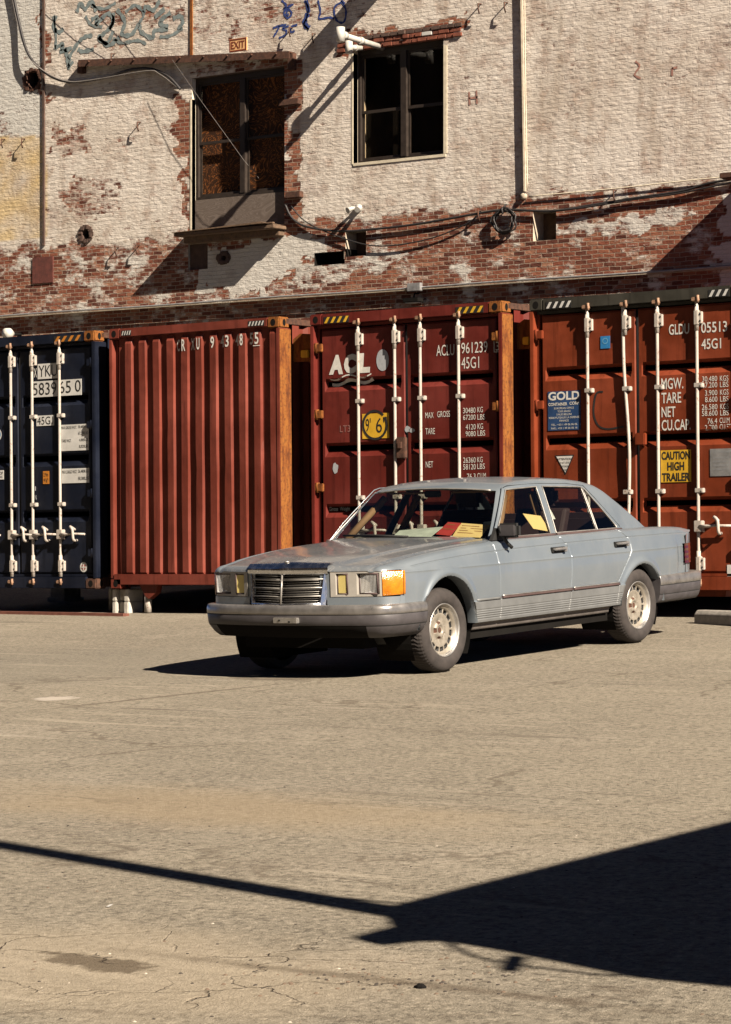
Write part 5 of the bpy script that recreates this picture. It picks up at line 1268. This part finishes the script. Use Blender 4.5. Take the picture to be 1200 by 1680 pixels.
for sg, r_ in ((1, False), (-1, True)):
    for k, pl_ in enumerate(WIN):
        q = [tuple(p) for p in pl_]; pts = []
        for e_ in range(len(q)):
            p0, p1 = q[e_], q[(e_ + 1) % len(q)]; n_ = max(2, int(math.dist(p0, p1) / .05))
            for t in range(n_): pts.append(gpt(p0[0] + (p1[0] - p0[0]) * t / n_, p0[1] + (p1[1] - p0[1]) * t / n_))
        pts = [(p[0], sg * p[1], p[2]) for p in pts + pts[:1]]
        m = CB(); m.tube(pts, .0055 if k < 2 else .0045, 6, 0, False); m.done('window_trim', M['trim_grey'], DOORS[(1 if k == 0 else 2, r_)])
    # bright trim along the roof gutter, dark belt moulding
    m = CB(); m.tube([(p[0], sg * p[1], p[2]) for p in [gpt(x, z, .004) for x, z in ((.815, .968), (.95, 1.10), (1.10, 1.236), (1.235, 1.358), (1.30, 1.372), (1.75, 1.378), (2.2, 1.366), (2.475, 1.342), (2.575, 1.24), (2.80, .985))]], .0045, 6, 0, False); m.done('gutter_trim', M['paint'], roof)
    for k, (xa, xb) in enumerate(((.79, 1.68), (1.70, 2.78))):
        m = CB(); m.tube([(x, sg * (float(halfw(np.array(x), np.array(.958))) + .012), .958 + .004) for x in np.linspace(xa, xb, 14)], .013, 8); m.done('belt_moulding', M['trim_brown'], DOORS[(k + 1, r_)])
        xa, xb = ((.735, 1.775), (1.795, 2.535))[k]
        m = CB(); m.tube([(x, sg * (float(WX(np.array(x))) + .000), .518) for x in np.linspace(xa, xb, 18)], .010, 8); m.done('rub_strip', M['trim_brown'], DOORS[(k + 1, r_)])
        m = CB(); m.tube([(x, sg * (float(WX(np.array(x))) + .001), .533) for x in np.linspace(xa, xb, 18)], .0045, 6); m.done('bright_strip', M['alu'], DOORS[(k + 1, r_)])
        hx = (1.50, 2.50)[k]; y = float(WX(np.array(hx)))
        m = CB(); m.rbox(hx - .01, hx + .195, sg * (y - .03), sg * (y - .001), .822, .868, .006); m.done('handle_recess', M['black'], DOORS[(k + 1, r_)])
        m = CB(); m.rbox(hx, hx + .175, sg * (y - .012), sg * (y + .026), .842, .862, .006); m.rbox(hx + .15, hx + .19, sg * (y - .012), sg * (y + .018), .826, .866, .005); m.done('handle', M['alu'], DOORS[(k + 1, r_)])
    m = CB(); m.tube([(x, sg * (float(WX(np.array(x))) + .000), .518) for x in np.linspace(.37, .715, 8)], .010, 8); m.done('rub_strip', M['clad'], body)
m = CB(); m.tube([wpt(x, y, .003) for x, y in [(.80 + .40 * t, .76 - .20 * t) for t in np.linspace(0, 1, 8)]][0:0] + [wpt(.805, y, .004) for y in np.linspace(-.70, .70, 30)], .012, 6); m.done('windscreen_seal', M['black'], roof)
m = CB(); m.tube([wpt(1.205, y, .004) for y in np.linspace(-.545, .545, 24)], .006, 6); m.done('windscreen_trim', M['trim_grey'], roof)
def corner_pt(i_, lift=.003): return (GX[i_, NS + NC - 2], GY[i_, NS + NC - 2] + 0, GZ[i_, NS + NC - 2] + lift)
ia = [int(k) for k in np.linspace(np.searchsorted(xg, .80), np.searchsorted(xg, 1.20), 14)]
# cowl, wipers
m = CB(); V = []
for y in np.linspace(-.74, .74, 25):
    x0 = .80 - .15 * (1 - (abs(y) / .80) ** 2); V += [(x0 - .07, y, float(ZCE(np.array(.72))) - .055 - .04 * (y / .74) ** 2), (x0 + .05, y, 1.0 - .05 * (y / .74) ** 2 - .02)]
m.add(V, [(2 * q, 2 * q + 1, 2 * q + 3, 2 * q + 2) for q in range(24)], 0); m.done('cowl', M['black'], car)
m = CB(); m.tube([wpt(.80, .1, .02), wpt(.815, -.25, .022), wpt(.845, -.62, .018)], .009, 6); m.done('wiper', M['black'], car)

# -- nose: lamps, grille, bumper
def nx_(y, off=0.0): return XN + float(nose(np.array(y))) - off
def nose_panel(y0, y1, z0, z1, mat, name, off=0.0, n=16, parent=car, mid=None):
    ys = np.linspace(y0, y1, n); V = []
    for y in ys: V += [(nx_(y, off), y, z0), (nx_(y, off), y, z1)]
    return V, [(2 * q, 2 * q + 2, 2 * q + 3, 2 * q + 1) for q in range(n - 1)]
for sg in (1, -1):
    m = CB(); V, F = nose_panel(sg * .36, sg * .868, .535, .608, None, ''); m.add(V, F if sg > 0 else [f[::-1] for f in F], 0, True)
    V, F = nose_panel(sg * .30, sg * .40, .56, .805, None, '', off=-.012); m.add(V, F if sg > 0 else [f[::-1] for f in F], 0, True); m.done('front_panel', M['paint'], body)
    lamp = None
    m = CB(); V, F = nose_panel(sg * .385, sg * .768, .614, .798, None, '', off=-.035); m.add(V, F if sg > 0 else [f[::-1] for f in F], 0, True)
    # frames of the bezel stand in front of the recessed back
    for (a_, b_, z0, z1) in ((.385, .425, .612, .800), (.520, .585, .612, .800), (.755, .772, .612, .800), (.425, .520, .612, .628), (.425, .520, .782, .800), (.585, .755, .612, .628), (.585, .755, .782, .800)):
        ys = np.linspace(a_, b_, 4)
        for q in range(3):
            y0, y1 = ys[q], ys[q + 1]; V = [(nx_(y0, -.004), sg * y0, z0), (nx_(y1, -.004), sg * y1, z0), (nx_(y1, -.004), sg * y1, z1), (nx_(y0, -.004), sg * y0, z1)]; V += [(v[0] + .035, v[1], v[2]) for v in V]
            f = [(0, 1, 2, 3), (7, 6, 5, 4), (0, 4, 5, 1), (2, 6, 7, 3), (1, 5, 6, 2), (3, 7, 4, 0)]; m.add(V, f if sg > 0 else [g[::-1] for g in f], 0)
    lamp = m.done('headlamp', M['bezel'], car)
    m = CB(); x0 = nx_(.67, -.03)
    V = []
    for q in range(9):
        for e_ in range(9):
            a_, b_ = q / 4 - 1, e_ / 4 - 1; V.append((nx_(.67, -.014) + .045 * (1 - max(abs(a_), abs(b_)) ** 2) + .004 * (e_ % 2), sg * (.67 + .078 * b_), .705 + .071 * a_))
    F = [(9 * q + e_, 9 * q + e_ + 1, 9 * q + 10 + e_, 9 * q + 9 + e_) for q in range(8) for e_ in range(8)]; m.add(V, F if sg > 0 else [g_[::-1] for g_ in F], 0, False); m.done('reflector', M['silver'], lamp)
    for nm, ya, yb, mt in (('lens', .59, .75, 'lens'), ('fog_lens', .430, .515, 'fog')):
        m = CB(); x0 = nx_((ya + yb) / 2, -.012); ya_, yb_ = sorted((sg * ya, sg * yb)); m.add([(x0, ya_, .632), (x0, yb_, .632), (x0, yb_, .778), (x0, ya_, .778)], [(3, 2, 1, 0)]) if mt == 'lens' else m.rbox(x0, x0 + .012, ya_, yb_, .632, .778, .005); m.done(nm, M[mt], lamp)
        m = CB()
        for (p0, p1) in (((ya_, .632), (yb_, .632)), ((yb_, .632), (yb_, .778)), ((yb_, .778), (ya_, .778)), ((ya_, .778), (ya_, .632))): m.tube([(x0 + .002, p0[0], p0[1]), (x0 + .002, p1[0], p1[1])], .007, 6)
        m.done('lens_rim', M['trim_brown'], lamp)
    # indicator wrapping the corner
    m = CB(); path = [(nx_(y, .004), y) for y in np.linspace(.776, .862, 9)]
    xe = path[-1][0]; path += [(x, float(WX(np.array(x))) - .004) for x in np.linspace(max(xe + .02, -.70), -.548, 6)]
    V = []
    for k, (x, y) in enumerate(path):
        dz = .010 * (k / len(path)); V += [(x + .004, sg * (y - .004), .614 + dz), (x, sg * y, .620 + dz), (x - .001, sg * (y + .003), .71), (x, sg * y, .792 - dz), (x + .004, sg * (y - .004), .798 - dz)]
    n_ = len(path); F = [(5 * q + e_, 5 * q + 5 + e_, 5 * q + 6 + e_, 5 * q + 1 + e_) for q in range(n_ - 1) for e_ in range(4)]
    m.add(V, F if sg > 0 else [f[::-1] for f in F], 0, True); o = m.done('indicator', M['amber'], car)
    m = CB(); V, F = nose_panel(sg * .776, sg * .84, .62, .79, None, '', off=-.03); m.add(V, F if sg > 0 else [f[::-1] for f in F], 0); m.done('reflector', M['bezel'], o)
# grille : chrome shell, centre post, three bold and many fine bars
gw_t, gw_b, gz0, gz1 = .365, .325, .560, .825
def gxf(y, z): return XN - .026 + .075 * abs(y) / .36 + .03 * (z - .56) / .27
grille = None
m = CB()
def bar(m, p0, p1, r, n=6): m.tube([p0, p1], r, n)
for sg in (1, -1):
    V = []
    for (yi, yo, z) in ((gw_b - .030, gw_b + .02, gz0 - .005), (gw_t - .048, gw_t + .005, gz1 - .03)):
        V += [(gxf(yi, z) + .004, sg * yi, z), (gxf(yo, z) - .012, sg * (yi * .6 + yo * .4), z), (gxf(yo, z) + .014, sg * yo, z), (gxf(yo, z) + .09, sg * yo, z)]
    F = [(q, q + 1, q + 5, q + 4) for q in range(3)]; m.add(V, F if sg > 0 else [f[::-1] for f in F], 0)
ys = np.linspace(-gw_t - .005, gw_t + .005, 21); V = []
for y in ys: V += [(gxf(y, gz1) + .000, y, gz1 - .048), (gxf(y, gz1) - .022, y, gz1 - .032), (gxf(y, gz1) - .016, y, gz1 + .008), (gxf(y, gz1) + .010, y, gz1 + .030), (gxf(y, gz1) + .075, y, gz1 + .046 - .03 * abs(y))]
m.add(V, [(5 * q + e_, 5 * q + 5 + e_, 5 * q + 6 + e_, 5 * q + 1 + e_) for q in range(20) for e_ in range(4)], 0, True)
for sg in (1, -1): m.tube([(gxf(0, gz0), 0, gz0 - .004), (gxf(.33, gz0), sg * (gw_b - .01), gz0 + .002)], .010, 8)
grille = m.done('grille', M['chrome'], car)
m = CB()
for sg in (1, -1): V = [(gxf(0, .56) + .05, 0, .55), (gxf(.35, .56) + .05, sg * gw_b, .55), (gxf(.36, .82) + .05, sg * gw_t, .80), (gxf(0, .82) + .05, 0, .80)]; m.add(V, [(0, 1, 2, 3) if sg > 0 else (3, 2, 1, 0)])
m.done('grille_backing', M['dark'], grille)
m = CB(); m.tube([(gxf(0, gz0) - .006, 0, gz0), (gxf(0, gz1) - .006, 0, gz1 - .045)], .0075, 8)
for t in (.27, .54, .82):
    z = gz0 + (gz1 - .04 - gz0) * t; hw = gw_b - .02 + (gw_t - gw_b - .01) * t
    for sg in (1, -1): m.tube([(gxf(0, z) - .003, 0, z - .004), (gxf(hw, z), sg * hw, z)], .0046, 6)
for q in range(13):
    t = (q + .6) / 13.2; z = gz0 + (gz1 - .045 - gz0) * t; hw = gw_b - .02 + (gw_t - gw_b - .01) * t
    for sg in (1, -1): m.tube([(gxf(0, z) + .014, 0, z - .004), (gxf(hw, z) + .014, sg * hw, z)], .0021, 5)
m.done('grille_bars', M['trim_grey'], grille)
m = CB(); m.lathe([(0, 0), (.022, 0), (.022, .008), (0, .010)], 'z', (XN + .06, 0, .868), 14); m.done('emblem_base', M['alu'], hood)

# -- bumpers
def bumper(path, prof, mats, name, mfac):
    """path: (x, y, nx, ny) ; prof: (out, z)"""
    V = []
    for (x, y, a_, b_) in path:
        for (o_, z) in prof: V.append((x + a_ * o_, y + b_ * o_, z))
    L = len(prof); F = []; Mm = []
    for q in range(len(path) - 1):
        for e_ in range(L - 1): F.append((q * L + e_, (q + 1) * L + e_, (q + 1) * L + e_ + 1, q * L + e_ + 1)); Mm.append(3 if name == 'front_bumper' and e_ >= 10 and abs(path[q][1]) < .70 else mfac[e_])  # lower centre faces darkened to stand in for shade under the bumper
    m = CB(); m.V = V; m.F = F; m.M = Mm; m.S = [True] * len(F)
    m.F += [tuple(range(L)), tuple(range((len(path) - 1) * L, len(path) * L))[::-1]]; m.M += [1, 1]; m.S += [False] * 2
    return m.done(name, mats)
def plan(pts, sharp=3):
    half = catmull(pts, 8); full = [(p[0], -p[1]) for p in half[::-1]] + [(p[0], p[1]) for p in half[1:]]; out_ = []
    for k, p in enumerate(full):
        p0, p1 = full[max(k - 1, 0)], full[min(k + 1, len(full) - 1)]; tx, ty = p1[0] - p0[0], p1[1] - p0[1]; l_ = math.hypot(tx, ty) or 1
        out_.append((p[0], p[1], -ty / l_, tx / l_))
    return out_
fp = plan([(-.905, 0.0), (-.885, .30), (-.838, .58), (-.80, .70), (-.755, .79), (-.69, .848), (-.58, .885), (-.45, .902), (-.305, .905)])
prof_f = [(-.09, .550), (-.03, .556), (-.006, .552), (.003, .544), (.008, .524), (.009, .500), (.007, .486), (.003, .483), (.005, .480), (.002, .440), (-.003, .405), (-.007, .402), (-.008, .396), (-.045, .345), (-.085, .312), (-.16, .305)]
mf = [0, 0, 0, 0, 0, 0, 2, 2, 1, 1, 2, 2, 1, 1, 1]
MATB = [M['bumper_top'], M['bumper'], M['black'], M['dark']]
# direction: outward for the front is -x, so the left normal is flipped where needed
fp = [(x, y, (a_ if True else 0), b_) for (x, y, a_, b_) in fp]
if fp[len(fp) // 2][2] > 0: fp = [(x, y, -a_, -b_) for (x, y, a_, b_) in fp]
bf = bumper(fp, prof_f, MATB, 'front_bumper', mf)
rp = plan([(4.27, 0.0), (4.25, .40), (4.20, .66), (4.13, .79), (4.03, .85), (3.85, .880), (3.60, .893), (3.40, .900), (3.225, .902)])
if rp[len(rp) // 2][2] < 0: rp = [(x, y, -a_, -b_) for (x, y, a_, b_) in rp]
prof_r = [(-.09, .548), (-.03, .552), (-.006, .548), (.003, .538), (.007, .520), (.008, .490), (.006, .470), (.002, .466), (.004, .462), (.001, .43), (-.003, .392), (-.007, .388), (-.006, .384), (-.02, .345), (-.04, .318), (-.12, .31)]
br = bumper(rp, prof_r, MATB, 'rear_bumper', mf)
m = CB(); m.rbox(-.930, -.890, -.05, .17, .424, .466, .004, 0); m.rbox(-.935, -.92, .00, .02, .44, .452, .003, 1); m.rbox(-.935, -.92, .09, .11, .43, .442, .003, 1); m.done('plate_bracket', [M['alu'], M['black']], bf)
m = CB(); V = []
for y in np.linspace(-.62, .62, 15): V += [(nx_(y, -.2), y, .36), (nx_(y, -.30), y, .24)]
m.add(V, [(2 * q, 2 * q + 2, 2 * q + 3, 2 * q + 1) for q in range(14)]); m.done('front_apron', M['black'], car)
# tail lamps and rear panel
for sg in (1, -1):
    m = CB(); V = []
    pth = [(3.752, .862), (3.79, .857), (3.86, .84), (3.95, .81), (4.03, .76), (4.08, .68), (4.09, .55), (4.10, .45)]
    for (x, y) in pth:
        for k in range(9): V.append((x + (.006 if k % 2 else 0), sg * (y - (.006 if k % 2 else 0)), .630 + .170 * k / 8))
    F = [(9 * q + e_, 9 * q + 9 + e_, 9 * q + 10 + e_, 9 * q + 1 + e_) for q in range(7) for e_ in range(8)]; m.add(V, F if sg > 0 else [f[::-1] for f in F]); m.done('tail_lamp', M['red_lens'], car)
m = CB(); V = []
for y in np.linspace(-.84, .84, 31): x = XT + float(tailx(np.array(y))) + .0; V += [(x - .03, y, .50), (x - .01, y, .66), (x, y, .88)]
m.add(V, [(3 * q + e_, 3 * q + 3 + e_, 3 * q + 4 + e_, 3 * q + 1 + e_) for q in range(30) for e_ in range(2)], 0, True); m.done('rear_panel', M['paint'], car)

# -- wheels
def wheel(x, y, sg):
    R0 = .318
    V = []; F = []; n = 132
    prof = [(.190, -.02), (.196, .075), (.204, .088), (.222, .100), (.248, .104), (.272, .100), (.290, .092), (.303, .080), (.311, .066), (.316, .045), (.318, .02), (.318, -.03), (.316, -.06), (.300, -.09), (.25, -.10)]
    for k in range(n):
        a_ = k / n * 6.283185
        for q, (r_, t) in enumerate(prof):
            d = 0
            if 7 <= q <= 9 and k % 2 == 0: d = -.0035
            if q in (10, 11) and (k + 1) % 2 == 0: d = -.004
            V.append((x + (r_ + d) * math.cos(a_), y + sg * t, R0 + (r_ + d) * math.sin(a_)))
    L = len(prof)
    for k in range(n):
        for q in range(L - 1): f = (k * L + q, k * L + q + 1, ((k + 1) % n) * L + q + 1, ((k + 1) % n) * L + q); F.append(f if sg > 0 else f[::-1])
    w_ = CB(); w_.add(V, F, 0, False); w_.S = [(7 > (i_ % (L - 1))) for i_ in range(len(F))]
    whl = w_.done('wheel', M['tyre'], car)
    # alloy face with fifteen slots
    rr_ = [0, .022, .030, .034, .050, .056, .066, .074, .10, .120, .128, .134, .140, .154, .160, .166, .172, .182, .190, .198, .202]
    hh = [.040, .040, .040, .048, .052, .050, .044, .036, .040, .044, .044, .044, .043, .043, .042, .050, .058, .062, .078, .092, .084]
    n = 240; V = []; F = []
    for k in range(n):
        a_ = k / n * 6.283185; ph = (k % 16) / 16
        for q, r_ in enumerate(rr_):
            h_ = hh[q]
            if .130 <= r_ <= .158 and .16 < ph < .84: h_ -= .032
            if .05 < r_ < .08:
                pb = (a_ / 6.283185 * 5) % 1
                if abs(pb - .5) < .22 and r_ < .068: h_ -= .014
            V.append((x + r_ * math.cos(a_), y + sg * h_, R0 + r_ * math.sin(a_)))
    L = len(rr_); Mi = []
    for k in range(n):
        for q in range(L - 1):
            f = (k * L + q, k * L + q + 1, ((k + 1) % n) * L + q + 1, ((k + 1) % n) * L + q); F.append(f if sg > 0 else f[::-1])
            ph = ((k + .5) % 16) / 16; dark = (rr_[q] >= .127 and rr_[q + 1] <= .161 and .12 < ph < .88); pb = ((k + .5) / n * 5) % 1
            Mi.append(1 if dark else (2 if q >= L - 4 else (3 if (abs(pb - .5) < .22 and .045 < rr_[q] < .066) or rr_[q] < .02 else 0)))
    w_ = CB(); w_.add(V, F, 0, True); w_.M = Mi; w_.done('rim', [M['rim'], M['black'], M['alu'], M['rust']], whl)
for x in (0.0, 2.935):
    for sg in (1, -1): wheel(x, sg * .765, sg)

# -- mirror, interior, papers
m = CB(); m.prism([(.73, .955), (.98, .965), (.95, 1.00), (.80, 1.05)], 'y', .80, .83, 0)
mir = m.done('door_mirror', M['black'], DOORS[(1, False)])
m = CB(); m.rbox(.795, .865, .825, 1.02, .972, 1.085, .022); m.done('mirror_housing', M['black'], mir)
m = CB(); m.rbox(.785, .80, .855, 1.00, .985, 1.075, .006); m.done('mirror_cover', M['bumper'], mir)
m = CB(); m.tube([(.79, .86, 1.06), (.80, .875, 1.0), (.83, .905, .93), (.87, .92, .895)], .014, 8); m.done('mirror_bar', M['black'], mir)  # black bar from the mirror down to the door
m = CB(); V = []
m.rbox(.76, 1.12, -.74, .74, .80, .965, .03); m.rbox(1.08, 1.18, .14, .60, .94, 1.005, .03); m.done('dashboard', M['dash'], car)
m = CB(); m.rbox(.9, 3.3, -.74, .74, .34, .40, .02); m.done('cabin_floor', M['dash'], car)
for y in (.37, -.37):
    m = CB(); m.rbox(1.55, 2.05, y - .25, y + .25, .55, .70, .05); m.add([(1.98 + dx, y + dy, z) for dx, dz, z in ((0, 0, .62), (.12, 0, .62), (.32, 0, 1.16), (.22, 0, 1.16)) for dy in (-.24, .24)], [(0, 1, 3, 2), (2, 3, 5, 4), (4, 5, 7, 6), (6, 7, 1, 0), (0, 2, 4, 6), (1, 7, 5, 3)]); st = m.done('seat', M['leather'], car, bevel=.03)
    m = CB(); m.rbox(2.22, 2.31, y - .13, y + .13, 1.18, 1.34, .035); m.tube([(2.26, y - .05, 1.1), (2.265, y - .05, 1.2)], .008); m.tube([(2.26, y + .05, 1.1), (2.265, y + .05, 1.2)], .008); m.done('headrest', M['leather'], st)
m = CB(); m.rbox(2.72, 3.0, -.66, .66, .55, .74, .05); m.rbox(3.0, 3.18, -.66, .66, .62, 1.10, .05); m.rbox(3.1, 3.45, -.6, .6, .93, .965, .01); m.done('rear_seat', M['leather'], car)
m = CB(); cs = []
for k in range(33): a_ = k / 32 * 6.283; cs.append((1.30 + .045 * math.sin(a_) * 1.6, .37 + .195 * math.cos(a_), .955 + .18 * math.sin(a_)))
m.tube(cs, .016, 8, 0, False); m.tube([(1.30, .2, .955), (1.26, .37, .94), (1.30, .55, .955)], .02, 6); m.tube([(1.05, .37, .88), (1.28, .37, .95)], .03, 8); m.done('steering_wheel', M['dash'], car)
m = CB(); m.rbox(1.14, 1.16, -.07, .09, 1.29, 1.345, .008); m.done('rear_view_mirror', M['dash'], car)
for y0, y1, nm in ((.12, .48, ''), (-.48, -.12, '')): m = CB(); m.rbox(1.24, 1.40, y0, y1, 1.318, 1.334, .006); m.done('sun_visor', M['interior_tan'], car)
m = CB(); m.rbox(1.36, 2.45, -.50, .50, 1.345, 1.352, .003); m.done('headlining', M['interior_tan'], car)
for sg in (1, -1):
    m = CB(); m.tube([(p[0] + .06, sg * (p[1] - .06), p[2] - .03) for p in [gpt(x, z, 0) for x, z in ((.90, .99), (1.08, 1.15), (1.26, 1.32))]], .03, 6); m.tube([(1.69, sg * .70, .97), (1.77, sg * .55, 1.30)], .03, 6); m.done('pillar_trim', M['interior_tan'], roof)
    m = CB(); m.box(.85, 2.68, sg * .72, sg * .74, .5, .945); m.done('door_lining', M['leather'], body)
def paper(name, label, cat, pts, mat, lines=0, group=None):
    """a sheet given by its four corners in car axes (rear, left, up); lies or leans on the dashboard, so it is a thing of its own"""
    P4 = [Vector((p[1], p[0], p[2])) for p in pts]; n_ = (P4[1] - P4[0]).cross(P4[3] - P4[0]).normalized()
    if n_.y > 0: n_ = -n_
    V = [p for p in P4] + [p - n_ * .003 for p in P4]; F = [(0, 1, 2, 3), (7, 6, 5, 4), (0, 4, 5, 1), (1, 5, 6, 2), (2, 6, 7, 3), (3, 7, 4, 0)]; fm = [0] * 6
    for k in range(lines):
        v0 = .16 + .7 * k / max(1, lines); hgt = .05; u1 = .9 if k % 3 else .7
        q = []
        for uu, vv in ((.1, v0), (u1, v0), (u1, v0 + hgt), (.1, v0 + hgt)): q.append((P4[0] * (1 - uu) + P4[1] * uu) * (1 - vv) + (P4[3] * (1 - uu) + P4[2] * uu) * vv + n_ * .0015)
        b_ = len(V); V += q; F.append((b_, b_ + 1, b_ + 2, b_ + 3)); fm.append(1)
    o = link_mesh(name, [tuple(v) for v in V], F, [mat, M['print']], None, fm)
    o.matrix_world = CARM
    return tag(o, label, cat, group)
CARM = Matrix.Translation(car.location) @ car.rotation_euler.to_matrix().to_4x4()
paper('parking_ticket', 'yellow parking ticket leaning inside the windscreen on the dashboard', 'ticket', [(1.06, .33, 1.085), (1.065, .60, 1.065), (.93, .59, .972), (.93, .33, .985)], M['ticket'], 4, 'yellow parking tickets in the car')
paper('envelope', 'red envelope leaning inside the windscreen beside the yellow ticket', 'envelope', [(1.05, .215, 1.095), (1.05, .34, 1.085), (.92, .32, .99), (.92, .18, 1.003)], M['red_card'], 2)
paper('paper_sheet', 'white sheet under the yellow ticket on the dashboard', 'paper', [(.95, .27, .99), (.95, .50, .978), (.88, .52, .968), (.88, .27, .972)], M['paper_white'])
paper('paper_sheet', 'crumpled pale green papers lying on the dashboard near its middle', 'paper', [(1.0, -.22, 1.035), (1.0, .20, 1.06), (.86, .17, .985), (.86, -.2, .985)], M['paper_blue'])
paper('paper_sheet', 'long white strip of paper along the front of the dashboard', 'paper', [(.85, -.40, .985), (.85, .18, .985), (.78, .18, .972), (.78, -.4, .972)], M['paper_white'])
paper('paper_sheet', 'white folded paper at the driver side corner of the windscreen', 'paper', [(1.10, .52, 1.09), (1.10, .66, 1.10), (1.06, .66, 1.04), (1.06, .52, 1.03)], M['paper_blue'])
paper('parking_ticket', 'yellow parking ticket stuck inside the front side window', 'ticket', [(1.383, .705, 1.142), (1.632, .715, 1.114), (1.679, .775, .985), (1.438, .765, 1.019)], M['ticket'], 4, 'yellow parking tickets in the car')
paper('paper_sheet', 'small white card inside the rear side window beside the pillar', 'paper', [(1.80, .67, 1.16), (1.86, .67, 1.16), (1.87, .71, 1.08), (1.81, .71, 1.08)], M['paper_white'])
